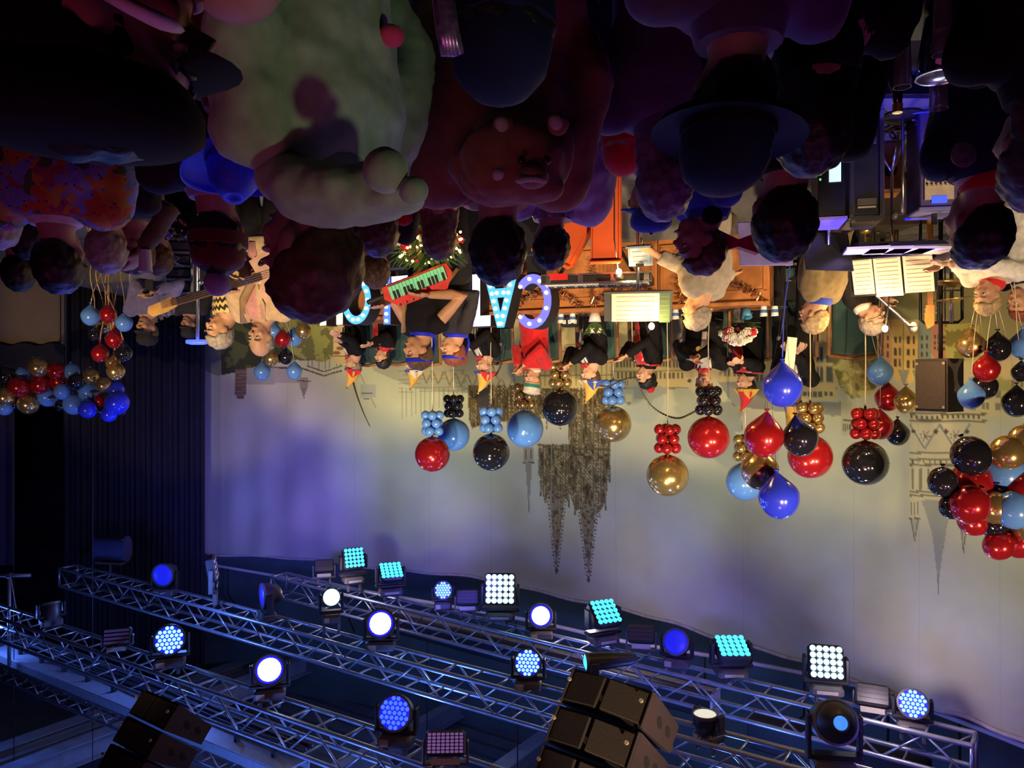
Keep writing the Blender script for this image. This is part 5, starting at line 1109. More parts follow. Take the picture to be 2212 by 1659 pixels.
# small potted lily on the desk
p = on_desk(1285,.0); t = thing('potted_plant','small leafy pot plant on the council desk behind the glowing stand','plant',p); MB().lathe([(.05,0),(.065,.09),(.055,.09)],n=16).build('pot',m_cupw,t,smooth=True)
for k in range(14):
    a = k*.9; o = link('leaf',lfm,t,(0,0,.08)); o.rotation_euler = (.7*math.cos(a),.7*math.sin(a),a); o.scale = (1.6,)*3
for k in range(5): a = k*1.3; link('rose',rw,t,(.05*math.cos(a),.05*math.sin(a),.18))
# ================================================================== musicians and council
def W_(x,y,d): return P(x,y,d)
# --- carnival council, seated on the riser behind the desk
YEL = cloth_col('cap_yellow',(.75,.42,.08)); CRED = cloth_col('cap_red',(.6,.03,.04)); CWH = cloth_col('cap_white',(.75,.7,.6)); CBL = cloth_col('cap_blue',(.04,.08,.45)); TEAL = cloth_col('teal',(.03,.22,.20))
SUIT = dict(top=K_BLACK, legs=K_BLACK, seated=True, skin=m_skin, bulk=1.12)
def suit_x(tie=CRED): return (shirt_front(),lapels(K_DARK),bow_tie(tie),medal())
def clasp(x,y,d,dx=10): return dict(R=W_(x+dx*.6,y,d-.06),L=W_(x-dx*.4,y+3,d))
G = 'carnival council on the riser'
C_ = COUNCIL
def council(i, **k):
    x,y,d = C_[i]; a = dict(SUIT); a.update(k); a['legrot'] = dang-math.radians(a['face']); lb = a.pop('label'); return person(lb,x,y,d,RIS,group=G,**a)
council(0,label='farthest councillor in black suit and yellow jester cap clasping hands',face=70,hair='short',hairm=H_GREY,hat=fool_cap(YEL,CRED,CBL,1,[(.02,.03,.2),(-.10,.1,.4),(-.22,.2,.62),(-.32,.3,.80)]),hands=clasp(726,724,9.5),extras=suit_x(),hpitch=8)
def uniform(c):
    shirt_front(K_RED,.0,.50,.13)(c)
    for sx in (-1,1):
        for k in range(3):
            pts = [c['T'](sx*(.012+.025*k)+sx*.05*t,-.145+.03*t,lerp(.12,.46,t)) for t in (0,.5,1)]; MB().tube(pts,.005,6).build('white_braid',K_WHITE,c['root'],smooth=True)
    for sx in (-1,1): MB().lathe([(.06,0),(.065,.01),(.05,.02)],n=14,c=c['T'](sx*.18,0,.50)).build('epaulette',K_RED,c['root'],smooth=40)
council(1,label='dark-haired woman in red and black uniform at the far end of the council row',face=60,hair='loose',hairm=H_BLACK,hands=clasp(795,742,9.2),extras=(uniform,collar(K_RED)),s=.95,hpitch=6)
council(2,label='councillor with orange and white jester cap behind the keytar player',face=60,hair='short',hairm=H_GREY,hat=fool_cap(YEL,CWH,CBL,1),extras=suit_x())
council(3,label='councillor in black suit and red bow tie behind the cyan letter A',face=60,hair='short',hairm=H_GREY,hat=fool_cap(YEL,CRED,CBL,1,[(0,.05,.1),(.05,.2,.05),(.03,.26,-.15),(.0,.24,-.35)]),hands=clasp(1008,754,8.8),extras=suit_x(),hpitch=6)
def cap_teal(root,HM):
    hatpart(root,HM,'cap_crown',MB().lathe([(.092,.04),(.098,.07),(.10,.11),(.104,.15),(.06,.165),(.001,.168)],n=24,sq=(.95,1.15),c=(0,.012,0)),CWH,40); hatpart(root,HM,'cap_band',MB().lathe([(.096,.05),(.101,.052),(.102,.09),(.098,.092)],n=24,sq=(.95,1.15),c=(0,.012,0)),TEAL)
council(4,label='woman in a bright red suit and white cap with teal band',face=45,top=K_RED,legs=K_RED,hair='crop',hairm=H_BLOND,hat=cap_teal,hands=clasp(1124,790,8.6),s=1.0,extras=(collar(K_WHITE,.075,.515,.03),),hpitch=10)
council(5,label='councillor in black suit and yellow and blue jester cap looking aside',face=65,hair='short',hairm=H_BROWN,hat=fool_cap(YEL,CBL,CWH,1,[(0,.06,.1),(-.05,.22,.12),(-.10,.40,.04),(-.14,.62,.0)]),hands=clasp(1226,785,8.3),extras=suit_x())
def plume(root,HM):
    o = hatpart(root,HM,'hat_plume',MB().ell((0,.07,.12),(.04,.06,.06)),K_RED,True); d = o.modifiers.new('nap','DISPLACE'); d.texture = TEX2; d.strength = .04
council(6,label='woman in red and black uniform with a red plume in her black hair',face=75,hair='bun',hairm=H_BLACK,hat=plume,hands=clasp(1347,768,8.1),extras=(uniform,collar(K_BLACK)),s=.97,hpitch=4)
council(7,label='councillor facing front in black suit, red bow tie and red-white jester cap',face=12,hair='short',hairm=H_GREY,hat=fool_cap(CRED,CWH,YEL,-1,[(0,.04,.25),(.12,.06,.34),(.30,-.05,.40),(.52,-.18,.30),(.66,-.24,.12),(.74,-.26,-.1)]),hands=clasp(1500,770,7.75),extras=suit_x())
council(8,label='woman in red and black uniform with small red hat beside the blue balloon',face=72,hair='bun',hairm=H_BLACK,hat=fool_cap(CRED,YEL,YEL,1),hands=clasp(1573,775,7.6),extras=(uniform,collar(K_BLACK)),s=.97)
c = council(9,label='councillor in black suit holding a cream paper, head behind the blue balloon',face=20,hair='short',hairm=H_BROWN,hat=fool_cap(YEL,CRED,CBL,1),hands=dict(R=W_(1705,757,7.35),L=W_(1728,752,7.3)),extras=suit_x())
o = MB().box((0,0,0),(.09,.012,.30),bev=.004).build('programme',m_paper,loc=P(1708,762,7.22)); o.rotation_euler = (.15,.12,.2); tag(o,'cream folded programme held by the councillor behind the blue balloon','paper')
# --- band
person('crew member in violet-grey sweatshirt filming with a phone by the rack',316,712,7.2,.15,face=8,top=K_SWEAT,hair='short',hairm=H_BROWN,hat=peaked(K_DARK),hands=dict(R=W_(334,630,6.95),L=W_(312,634,6.95)),skin=m_skin2)
ph = MB().box((0,0,0),(.075,.01,.15),bev=.006).build('phone',m_fix,loc=P(322,622,6.9)); tag(ph,'dark phone held by the crew member in the sweatshirt','phone')
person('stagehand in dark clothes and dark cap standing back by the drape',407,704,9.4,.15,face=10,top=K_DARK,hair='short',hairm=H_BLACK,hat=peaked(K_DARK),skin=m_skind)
ZZm = bpy.data.materials.new('zigzag_knit'); ZZm.use_nodes = True; nt = ZZm.node_tree; tc = nt.nodes.new('ShaderNodeTexCoord'); wv = nt.nodes.new('ShaderNodeTexWave'); wv.wave_type = 'BANDS'; wv.bands_direction = 'Z'; wv.inputs['Scale'].default_value = 5.5
sx_ = nt.nodes.new('ShaderNodeSeparateXYZ'); mz = nt.nodes.new('ShaderNodeMath'); mz.operation = 'PINGPONG'; mz.inputs[1].default_value = .025; ad = nt.nodes.new('ShaderNodeMath'); ad.operation = 'ADD'; cm = nt.nodes.new('ShaderNodeCombineXYZ'); rp_ = nt.nodes.new('ShaderNodeValToRGB'); rp_.color_ramp.interpolation = 'CONSTANT'; rp_.color_ramp.elements[0].color = (.03,.025,.02,1); rp_.color_ramp.elements[1].color = (.75,.55,.22,1); rp_.color_ramp.elements[1].position = .5
nt.links.new(tc.outputs['Object'],sx_.inputs[0]); nt.links.new(sx_.outputs['X'],mz.inputs[0]); nt.links.new(mz.outputs[0],ad.inputs[0]); nt.links.new(sx_.outputs['Z'],ad.inputs[1]); nt.links.new(ad.outputs[0],cm.inputs['Z']); nt.links.new(cm.outputs[0],wv.inputs['Vector']); nt.links.new(wv.outputs['Fac'],rp_.inputs['Fac']); nt.links.new(rp_.outputs['Color'],nt.nodes['Principled BSDF'].inputs['Base Color'])
person('grey-haired singer in a gold and black zigzag sweater looking down',474,716,6.0,.15,face=48,top=ZZm,hair='short',hairm=H_GREY,hpitch=22,lean=14,hands=dict(R=W_(462,622,6.0),L=W_(520,605,6.1)),skin=m_skin2,s=1.0,fold=.01)
BASS = person('bald bass player in cream jacket over pink shirt',562,733,5.6,.15,face=14,top=K_CREAM,hair='bald',hairm=H_GREY,hands=dict(L=W_(500,622,5.32),R=W_(540,602,5.28)),extras=(shirt_front(K_PINK,-.05,.5,.08),lapels(K_CREAM),lambda c: MB().tube([c['T'](.11,-.06,.52),c['T'](.05,-.16,.36),c['T'](-.08,-.17,.14),c['T'](-.17,-.08,-.02)],.03,8,flat=.3).build('guitar_strap',mat('strap_leather',(.35,.22,.1),.6),c['root'],smooth=True)),bulk=1.0,hpitch=12,s=1.0,pole=dict(R=(-.9,.3,-.4),L=(.5,.2,-.8)),fold=.03)
# bass guitar of the player
hA = P(352,660,5.30); hB = P(545,603,5.22); u = (hB-hA).normalized(); n_ = Vector((.1,-1,.15)); n_ = (n_-u*n_.dot(u)).normalized(); v_ = u.cross(n_)
t = thing('electric_bass','cream electric bass with a long neck held by the bald player','guitar',hA.lerp(hB,.8)); R4 = Matrix((u,v_,-n_)).transposed().to_4x4()
Ln = (hB-hA).length; t.matrix_basis = Matrix.Translation(hA)@R4
MB().box((Ln/2+.06,0,.0),(Ln,.055,.022),bev=.006).build('neck',m_wood2,t); MB().box((Ln/2+.1,0,-.013),(Ln-.05,.05,.008)).build('fretboard',mat('fretboard',(.10,.045,.03),.4),t)
fm = MB().box((0,0,-.019),(.006,.05,.004)).mesh('fret',m_chrome)
for k in range(20): link('fret',fm,t,(.12+(Ln-.1)*(1-2**(-k/11))*1.35,0,0))
hs = MB(); hs.prism([(-.10,-.02),(.08,-.035),(.10,.03),(.02,.05),(-.09,.055),(-.12,.02)],.02,M=RX(-PI/2)); hs.build('headstock',mat('headstock_maple',(.75,.42,.12),.4),t)
for k in range(4): MB().lathe([(.011,-.03),(.011,-.012),(.018,-.01),(.018,.0)],n=10,c=(-.085+.045*k,.068-.006*k,0),M=RX(PI/2)).build('tuning_peg',m_chrome,t)
bd = MB(); bd.prism([(-.10,-.12),(.02,-.15),(.14,-.12),(.24,-.17),(.40,-.15),(.44,0),(.38,.15),(.22,.18),(.12,.13),(0,.17),(-.14,.13),(-.06,.05)],.045,M=RX(-PI/2),c=(Ln+.12,0,.01)); bd.build('guitar_body',mat('bass_cream',(.80,.50,.38),.3,coat=.4),t)
MB().box((Ln+.2,0,-.02),(.03,.09,.02)).build('pickup',m_fix,t); MB().box((Ln+.34,0,-.02),(.03,.1,.02)).build('bridge',m_chrome,t)
for k in range(4): MB().tube([(0,-.018+.012*k,-.026),(Ln+.36,-.024+.016*k,-.03)],.0016,4).build('string',m_chrome,t)
# keytar player
BLUEN = mat('blue_satin',(.015,.03,.75),.35,var=.1)
def headband(c):
    MB().lathe([(.088,.05),(.092,.052),(.094,.075),(.09,.078)],n=24,sq=(.95,1.16),c=(0,.014,0)).build('headband',BLUEN,c['root'],M=c['HM']); MB().tube([(0,.12,.06),(.02,.15,.0),(.01,.16,-.08),(.03,.15,-.16)],[.012,.016,.014,.008],8,flat=.4).build('band_tail',BLUEN,c['root'],smooth=True,M=c['HM'])
def sash(c):
    MB().tube([c['T'](.10,-.10,.50),c['T'](.02,-.15,.30),c['T'](-.10,-.15,.10),c['T'](-.17,-.06,-.04)],.022,8,flat=.35).build('keytar_strap',mat('strap_leather',(.35,.22,.1),.6),c['root'],smooth=True)
person('keytar player in black tank top with blue headband and bare arms',902,760,5.8,.15,face=52,top=K_BLACK,sleeve=0,hair='short',hairm=H_BROWN,skin=m_skin2,extras=(headband,sash,collar(BLUEN,.10,.49,.035)),hands=dict(R=W_(926,637,5.50),L=W_(826,657,5.55)),s=1.03,lean=4,pole=dict(R=(-.5,.6,-.6),L=(.5,0,-.9)),vox=.010,curl=.35)
kA = P(842,634,5.42); kB = P(962,588,5.5); u = (kB-kA).normalized(); n_ = Vector((.2,-1,.5)); n_ = (n_-u*n_.dot(u)).normalized(); v_ = u.cross(n_)   # v_ points down in the place
t = thing('keytar','red keytar with mint-green lit keys slung over the player','keytar',kA); t.matrix_basis = Matrix.Translation(kA)@Matrix((u,v_,-n_)).transposed().to_4x4()
Lk = (kB-kA).length; m_key = mat('key_green_lit',(.25,.85,.55),.35,var=.04)  # white keys with the green stage light put into their colour
kb_ = MB(); kb_.prism([(-.03,-.055),(Lk+.03,-.055),(Lk+.05,.02),(Lk-.02,.12),(.04,.12),(-.05,.03)],.035,M=RX(-PI/2),c=(0,0,.03)); kb_.build('body',mat('keytar_red',(.70,.06,.05),.3,coat=.5),t)
km = MB().box((0,0,0),(Lk/16-.002,.095,.016),bev=.003).mesh('white_key',m_key); bk = MB().box((0,0,0),(Lk/16*.55,.058,.018),bev=.003).mesh('black_key',m_fix)
for k in range(16): link('white_key',km,t,((k+.5)*Lk/16,.0,0))
for k in range(1,16):
    if k%7 not in (3,0): link('black_key',bk,t,(k*Lk/16,.02,-.014))
for k in range(6): MB().lathe([(.009,0),(.008,-.012)],n=8,c=(.04+.05*k,.105,.012)).build('knob',m_chrome,t)
MB().box((-.10,.01,.03),(.14,.035,.028),bev=.008).build('handle_neck',m_fix,t)
person('woman with auburn hair, blue headband and blue top behind the keytar player',978,757,6.5,.15,face=62,top=K_DARK,hair='bun',hairm=H_RED,skin=m_skin2,extras=(headband,collar(BLUEN,.10,.49,.04),sash),s=.98,hpitch=4,hands=dict(R=W_(958,640,6.3),L=W_(950,650,6.4)))
person('conductor in a grey shirt seen from behind with cropped hair',1503,675,5.75,.15,face=128,top=K_GREY,hair='crop',hairm=H_GREY,skin=m_skin2,hands=dict(L=W_(1372,522,5.55),R=W_(1590,590,6.0)),lean=8,hpitch=12,bulk=1.32,pole=dict(L=(.3,.2,-.9),R=(-.5,.4,-.8)),fold=.03)
person('musician in a brown jacket with blue collar bending forward',1757,683,6.22,.15,face=135,top=K_BROWN,hair='crop',hairm=H_BLOND,skin=m_skin2,lean=8,hpitch=12,bulk=1.25,s=1.05,extras=(collar(K_BLUE,.09,.50,.05),),fold=.035)
person('musician with glasses and headset bending over the fold-out pages',1884,690,6.62,.15,face=-40,top=K_BLACK,legs=K_BLACK,hair='short',hairm=H_GREY,skin=m_skin,extras=(glasses,collar(K_WHITE,.08,.50,.05)),lean=20,hpitch=20,hands=dict(R=W_(1915,640,6.42),L=W_(1868,620,6.46)))
person('pianist in white shirt and dark waistcoat reaching to the scores',2131,642,5.72,.15,face=62,top=K_WHITE,hair='crop',hairm=H_BLOND,skin=m_skin2,lean=18,hpitch=14,hands=dict(R=W_(2015,566,5.5),L=W_(2024,574,5.7)),extras=(collar(K_RED,.085,.50,.05),),bulk=1.08,pole=dict(R=(-.3,.3,-.9),L=(.3,.2,-.9)),fold=.03)
person('musician at the picture edge with auburn hair beside the pianist',2204,655,6.3,.15,face=70,s=1.1,top=K_BLACK,hair='short',hairm=H_RED,skin=m_skin2,lean=10,extras=(collar(K_WHITE,.085,.5,.05),))
# ================================================================== balloons
B_RED = mat('balloon_red',(.46,.014,.02),.2,.45,.04,3,coat=.6); B_GOLD = mat('balloon_gold',(.62,.42,.16),.2,.8,.05,3,coat=.3); B_BLACK = mat('balloon_black',(.012,.011,.016),.10,.0,0,coat=.8); B_BLUE = mat('balloon_light_blue',(.13,.32,.85),.22,.0,.03,3,coat=.5); B_BLUE_LIT = mat('balloon_blue_lit',(.03,.05,.85),.2,.0,.03,3,coat=.5)  # last one: blue balloon with the blue stage light put into its colour
BC = dict(r=B_RED,g=B_GOLD,k=B_BLACK,b=B_BLUE,y=B_BLUE_LIT)
CN = dict(r='red',g='gold',k='black',b='light blue',y='blue-lit')
PR_R = [(.001,-1.05)]+[(math.sin(a)*1.0,-math.cos(a)) for a in np.linspace(.16,PI-.001,22)]
PR_T = [(.001,-1.36),(.05,-1.33),(.10,-1.26)]+[( (.2+.8*math.sin(t*PI/2)**1.1) if t<1 else 1.0, -1.18+1.02*t) for t in np.linspace(.0,1,10)]+[(math.cos(a),-.16+math.sin(a)*1.12) for a in np.linspace(.1,PI/2-.001,12)]
BM = {}
def bmesh_of(c,sh):
    if (c,sh) not in BM: BM[(c,sh)] = MB().lathe(PR_T if sh=='t' else PR_R,n=28).mesh('balloon',BC[c],True)
    return BM[(c,sh)]
KN = {}
def knot_of(c):
    if c not in KN: KN[c] = MB().lathe([(.012,0),(.02,-.014),(.006,-.002)],n=10).mesh('knot',BC[c],True)
    return KN[c]
m_rib = mat('ribbon_pale',(.7,.6,.42),.4,.3,.1); m_ribb = mat('ribbon_blue',(.05,.07,.6),.4,.2,.1); m_ribc = mat('ribbon_copper',(.6,.35,.2),.35,.5,.3)
def ribbon_pts(a,b,sag=.03,n=10,seed=0):
    r = random.Random(seed); return [a.lerp(b,i/n)+Vector((math.sin(i*.9+seed)*sag*math.sin(PI*i/n),math.cos(i*1.1+seed)*sag*.6*math.sin(PI*i/n),0)) for i in range(n+1)]
def helium(label, x, y, rpx, d, c, sh='t', base=None, group=None, rib=None, tilt=0., R=None, wr=.0026):
    p = P(x,y,d); r = S(rpx,d); bz = base if isinstance(base,Vector) else Vector((p.x,p.y,base if base is not None else .15))
    USED['n'] = USED.get('n',0)+1; ga = USED['n']*2.4; bz = bz+Vector((.2*math.cos(ga),.13*math.sin(ga),0)) if isinstance(base,Vector) else bz
    t = thing('balloon',label,'balloon',bz,0,group); q = p-bz
    o = link('balloon_skin',bmesh_of(c,sh),t,q); o.scale = (r,r,r*(1.04 if sh=='t' else 1)); o.rotation_euler = (0,tilt,0)
    dn = RY(tilt)@Vector((0,0,-r*(1.41 if sh=='t' else 1.05))); k = link('knot',knot_of(c),t,q+dn)
    MB().tube(ribbon_pts(q+dn,Vector((0,0,.02)),.02,12,int(x)),wr,5).build('ribbon',rib or m_rib,t,smooth=True)
    MB().lathe([(.016,0),(.018,.02),(.01,.03)],n=12).build('weight',M_GOLD,t,smooth=True)
    return t
def topper(label, x, y, rpx, tx, ty, c, tc, R=.21, base=None):
    d = R*F/rpx; p = P(x,y,d); 
    fl = base if base is not None else RIS
    t = thing('collar_balloon',label,'balloon',(p.x,p.y,fl),0,'round balloons with small balloon collars'); q = Vector((0,0,p.z-fl))
    o = link('balloon_skin',bmesh_of(c,'r'),t,q); o.scale = (R,)*3
    tz = P(tx,ty,d); rc = R*.30
    cz = q.z-R-.012
    for lv in range(3):
        for k in range(4):
            a = k*PI/2+lv*.6+.3; b = link('collar_balloon_skin',bmesh_of(tc,'r'),t,(.078*R/.21*math.cos(a)*1.05,.078*R/.21*math.sin(a)*1.05,cz-.055*R/.21-lv*.093*R/.21)); b.scale = (rc*.88,)*3
    MB().tube([(0,0,q.z-R),(0,0,cz-.3)],.012,6).build('neck',BC[c],t,smooth=True)
    MB().tube(ribbon_pts(Vector((0,0,cz-.3)),Vector((0,0,.02)),.006,8,int(x)),.006,5).build('ribbon',m_rib,t,smooth=True); MB().lathe([(.05,0),(.055,.03),(.03,.05)],n=12).build('weight',M_GOLD,t,smooth=True)
topper('round wine-red balloon with light blue collar nearest the black drape',934,981,38,932,923,'r','b')
topper('round light blue balloon with black collar overlapping the wine-red one',980,939,35,983,884,'b','k')
topper('round navy-black balloon with light blue collar between two light blue balloons',1061,977,40,1059,918,'k','b')
topper('round light blue balloon with gold collar beside the cathedral spires',1134,926,40,1132,866,'b','g',R=.232)
topper('round black balloon with gold collar in front of the cathedral towers',1210,880,40,1208,819,'k','g',R=.226)
topper('round gold balloon with light blue collar in front of the cathedral edge',1325,916,39,1324,853,'g','b')
topper('round gold balloon with red collar against the plain sky',1442,1027,45,1444,957,'g','r')
topper('round red balloon with black collar above the front-facing councillor',1531,945,45,1531,877,'r','k',R=.198,base=DTOP)
topper('round light blue balloon with gold collar behind the loose bunch',1610,1040,41,1605,980,'b','g')
topper('round red balloon with gold collar behind the loose bunch',1750,986,47,1757,910,'r','g',R=.2)
topper('round black balloon with red collar over the gabled houses',1869,1000,48,1863,931,'k','r',R=.2)
# depths that keep the balloons of a bunch clear of each other
DB_ = {}
def hang(balls, d0, step, order=None):
    done = []
    for (x,y,r) in balls:
        best = None
        for k in range(60):
            d = d0+step*((k+1)//2)*(1 if k%2 else -1)
            p = P(x,y,d); rr = S(r,d); lo = p-Vector((0,0,rr*.5))
            if all(min((p-q).length,(lo-q).length,(p-(q-Vector((0,0,q_r*.5)))).length) > (rr+q_r)*1.02 for (q,q_r) in done): best = d; break
        best = best if best else d0
        DB_[(x,y)] = best; done.append((P(x,y,best),S(r,best)))
hang([(1690,838,42),(1650,946,42),(1729,948,38),(1641,1018,40),(1683,1078,43)],5.4,.04)
hang([(196,684,20),(234,680,18),(224,703,18),(268,699,18),(204,724,13),(247,734,19),(216,765,18),(267,764,18),(244,785,15),(250,803,19)],9.0,.04)
hang([(565,752,17),(592,718,16),(611,734,17),(635,731,18),(655,716,17),(586,776,16),(618,772,16),(567,804,18),(636,803,17)],10.6,.04)
hang([(1901,806,27),(1918,862,27),(1957,868,25),(1901,922,28),(1939,938,25)],7.1,.04)
hang([(2097,746,28),(2155,754,28),(2208,748,27),(2131,799,27),(2126,836,28),(2098,857,27),(2206,806,20),(2196,872,30)],6.15,.04)
# loose bunch hanging nearest in the middle
for (x,y,r,c,lb,ti) in ((1690,838,42,'y','brightest blue pointed balloon in front of the seated councillor',0),(1650,946,42,'r','pointed red balloon with violet shine in the near bunch',.12),(1729,948,38,'k','pointed black balloon with blue edge in the near bunch',-.22),(1641,1018,40,'g','gold balloon tucked under the pointed red one in the near bunch',.0),(1683,1078,43,'y','blue-lit pointed balloon lifted above the near bunch',-.1)):
    helium(lb,x,y,r,DB_[(x,y)],c,'t',Vector((P(1688,500,5.4).x,5.4,.15)),'near balloon bunch',m_ribb if y<850 else m_black,ti,wr=.005 if y<850 else .0014)
# bunch by the black drape
for (x,y,r,c,lb) in ((196,684,20,'b','light blue balloon lowest left in the bunch by the dark drape'),(234,680,18,'r','red balloon half hidden in the bunch by the dark drape'),(224,703,18,'g','gold balloon in the middle of the bunch by the dark drape'),(268,699,18,'b','light blue balloon at the right foot of the bunch by the dark drape'),(204,724,13,'k','small black balloon in the bunch by the dark drape'),(247,734,19,'r','shiny red balloon below the black ones in the bunch by the dark drape'),(216,765,18,'r','dark red balloon on the side of the bunch by the dark drape'),(267,764,18,'k','black balloon reflecting lights in the bunch by the dark drape'),(244,785,15,'g','gold balloon squeezed near the top of the bunch by the dark drape'),(250,803,19,'g','topmost gold balloon of the bunch by the dark drape')):
    helium(lb,x,y,r,DB_[(x,y)],c,'t',Vector((P(222,500,9).x,9.0,.15)),'balloon bunch by the drape',m_ribc,wr=.007)
# bunch behind the bass player
for (x,y,r,c,lb) in ((565,752,17,'r','red balloon behind the bald head of the bass player'),(592,718,16,'b','light blue balloon beside the bass player\'s shoulder'),(611,734,17,'r','slim red balloon behind the bass player'),(635,731,18,'b','light blue balloon with twin glints beside the slim red one'),(655,716,17,'g','dull gold balloon at the edge of the bunch behind the bass player'),(586,776,16,'g','gold balloon in the middle of the bunch behind the bass player'),(618,772,16,'k','black balloon in the middle of the bunch behind the bass player'),(567,804,18,'b','top light blue balloon on the drape side behind the bass player'),(636,803,17,'b','top light blue balloon on the bridge side behind the bass player')):
    helium(lb,x,y,r,DB_[(x,y)],c,'t',Vector((P(610,500,10.2).x,10.2,RIS)),'balloon bunch behind the bass player')
# bunch before the gabled houses
for (x,y,r,c,lb,sh) in ((1901,806,27,'b','light blue balloon lowest in the bunch before the gabled houses','t'),(1918,862,27,'r','red balloon in the middle of the bunch before the gabled houses','t'),(1957,868,25,'g','gold balloon squeezed behind the red ones before the gabled houses','t'),(1901,922,28,'r','red balloon touching the red collar before the gabled houses','t'),(1939,938,25,'k','black balloon at the top of the bunch before the gabled houses','t')):
    helium(lb,x,y,r,DB_[(x,y)],c,sh,Vector((P(1895,500,6.9).x,7.15,.15 if False else RIS)),'bunch before the gabled houses')
# bunch beside the loudspeaker
for (x,y,r,c,lb) in ((2097,746,28,'g','gold balloon lowest in the bunch beside the dark loudspeaker'),(2155,754,28,'k','black balloon low in the bunch beside the dark loudspeaker'),(2208,748,27,'b','light blue balloon cut by the picture edge beside the bunch'),(2131,799,27,'r','red balloon behind the black ones beside the dark loudspeaker'),(2126,836,28,'k','black balloon in the middle of the bunch beside the dark loudspeaker'),(2098,857,27,'b','light blue balloon at the loudspeaker\'s side'),(2206,806,20,'k','small black balloon at the picture edge'),(2196,872,30,'k','black balloon highest at the picture edge')):
    helium(lb,x,y,r,DB_[(x,y)],c,'t',Vector((P(2130,500,6.1).x,6.1,.15)),'bunch beside the loudspeaker')
# garlands: balloons tied into one string
def garland(label, balls, d, hang):
    c0 = P(balls[0][0],balls[0][1],d); t = thing('balloon_garland',label,'balloon garland',c0)
    for i,(x,y,r,c) in enumerate(balls):
        dd_ = d+S(r,d)*.9*((i*37)%5-2)/2*.8; p = P(x,y,dd_); o = link('balloon',bmesh_of(c,'r'),t,p-c0); rr = S(r,dd_); o.scale = (rr,rr,rr*1.06); o.rotation_euler = (random.uniform(-.6,.6),random.uniform(-.6,.6),0)
        kk = link('knot',knot_of(c),o); kk.location = (0,0,-1.06); kk.scale = (1/rr,)*3
    return t, c0
LG_ = [(83,793,21,'g'),(123,802,19,'r'),(155,803,17,'b'),(13,812,21,'k'),(49,808,14,'b'),(42,836,22,'r'),(88,831,21,'r'),(128,824,20,'r'),(164,825,18,'k'),(196,813,17,'g'),(224,831,17,'g'),(250,841,18,'y'),(192,847,22,'b'),(253,870,25,'y'),(216,866,13,'r'),(12,857,21,'g'),(61,872,22,'g'),(103,857,21,'b'),(135,846,17,'b'),(159,873,22,'b'),(189,884,19,'y'),(130,876,12,'k'),(213,883,16,'k'),(236,894,17,'y'),(257,887,14,'k'),(10,880,17,'b'),(32,869,15,'k'),(-30,840,22,'r'),(-28,870,20,'b'),(-60,850,22,'g')]
t,c0 = garland('long balloon garland in red, gold, blue and black across the dark corner',LG_,11.0,0)
MB().tube([P(-90,850,11.0)-c0]+[P(x,852+8*math.sin(x*.02),11.0)-c0 for x in range(-60,260,20)],.02,6).build('core_line',m_black,t,smooth=True)
for x in (30,200): MB().tube([P(x,850,11.0)-c0,P(x,850,11.0)-c0+Vector((0,0,HR-P(x,850,11.0).z))],.006,5).build('hanging_wire',m_black,t)
RG_ = [(2098,985,41,'k'),(2037,1041,31,'k'),(2101,1043,45,'r'),(2176,978,36,'g'),(2168,1022,43,'b'),(2095,1090,41,'r'),(2057,1094,27,'k'),(2102,1124,32,'r'),(2150,1096,34,'g'),(2149,1132,31,'k'),(2190,1102,40,'b'),(2157,1178,31,'r'),(2199,1172,33,'r'),(2212,1060,40,'r'),(2225,1000,38,'k'),(2225,1130,38,'g'),(2210,950,30,'g'),(2240,1180,36,'b')]
t,c0 = garland('big balloon garland of red, blue and black balloons at the picture edge',RG_,5.5,0)
MB().tube([P(2110,1000,5.6)-c0,P(2140,1080,5.6)-c0,P(2190,1180,5.6)-c0],.02,6).build('core_line',m_black,t,smooth=True)
MB().tube([P(2190,1100,5.6)-c0,P(2330,1120,5.6)-c0,P(2335,1150,5.6)-c0,Vector((P(2335,0,5.6).x,5.6,HR))-c0],.006,5).build('tie_line',m_black,t)
# ================================================================== audience on the hall floor
m_glit = mat('sequin_black',(.03,.03,.03),.18,.9,.8,90)
def aud(label,x,y,d,face=180,**k):
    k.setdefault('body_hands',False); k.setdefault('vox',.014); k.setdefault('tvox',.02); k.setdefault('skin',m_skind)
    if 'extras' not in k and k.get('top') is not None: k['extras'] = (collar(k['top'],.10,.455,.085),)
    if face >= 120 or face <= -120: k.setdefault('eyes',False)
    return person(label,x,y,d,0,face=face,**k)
def wl(c,w): return c['root'].matrix_basis.inverted()@w
def blob(c,name,w,r,m,nap=0.,nu=18,nv=12,face=None):
    R = RZ(-c['fa']); o = MB().ell((0,0,0),r,nu=nu,nv=nv).build(name,m,c['root'],smooth=True,loc=wl(c,w)); o.rotation_euler = (0,0,-c['fa'])
    if nap: d = o.modifiers.new('nap','DISPLACE'); d.texture = TEX2; d.strength = nap
    return o
m_pale = cloth_col('plush_pale',(.55,.42,.42)); m_pinkp = cloth_col('patch_pink',(.75,.06,.16)); m_greenl = cloth_col('frog_light',(.40,.52,.34))
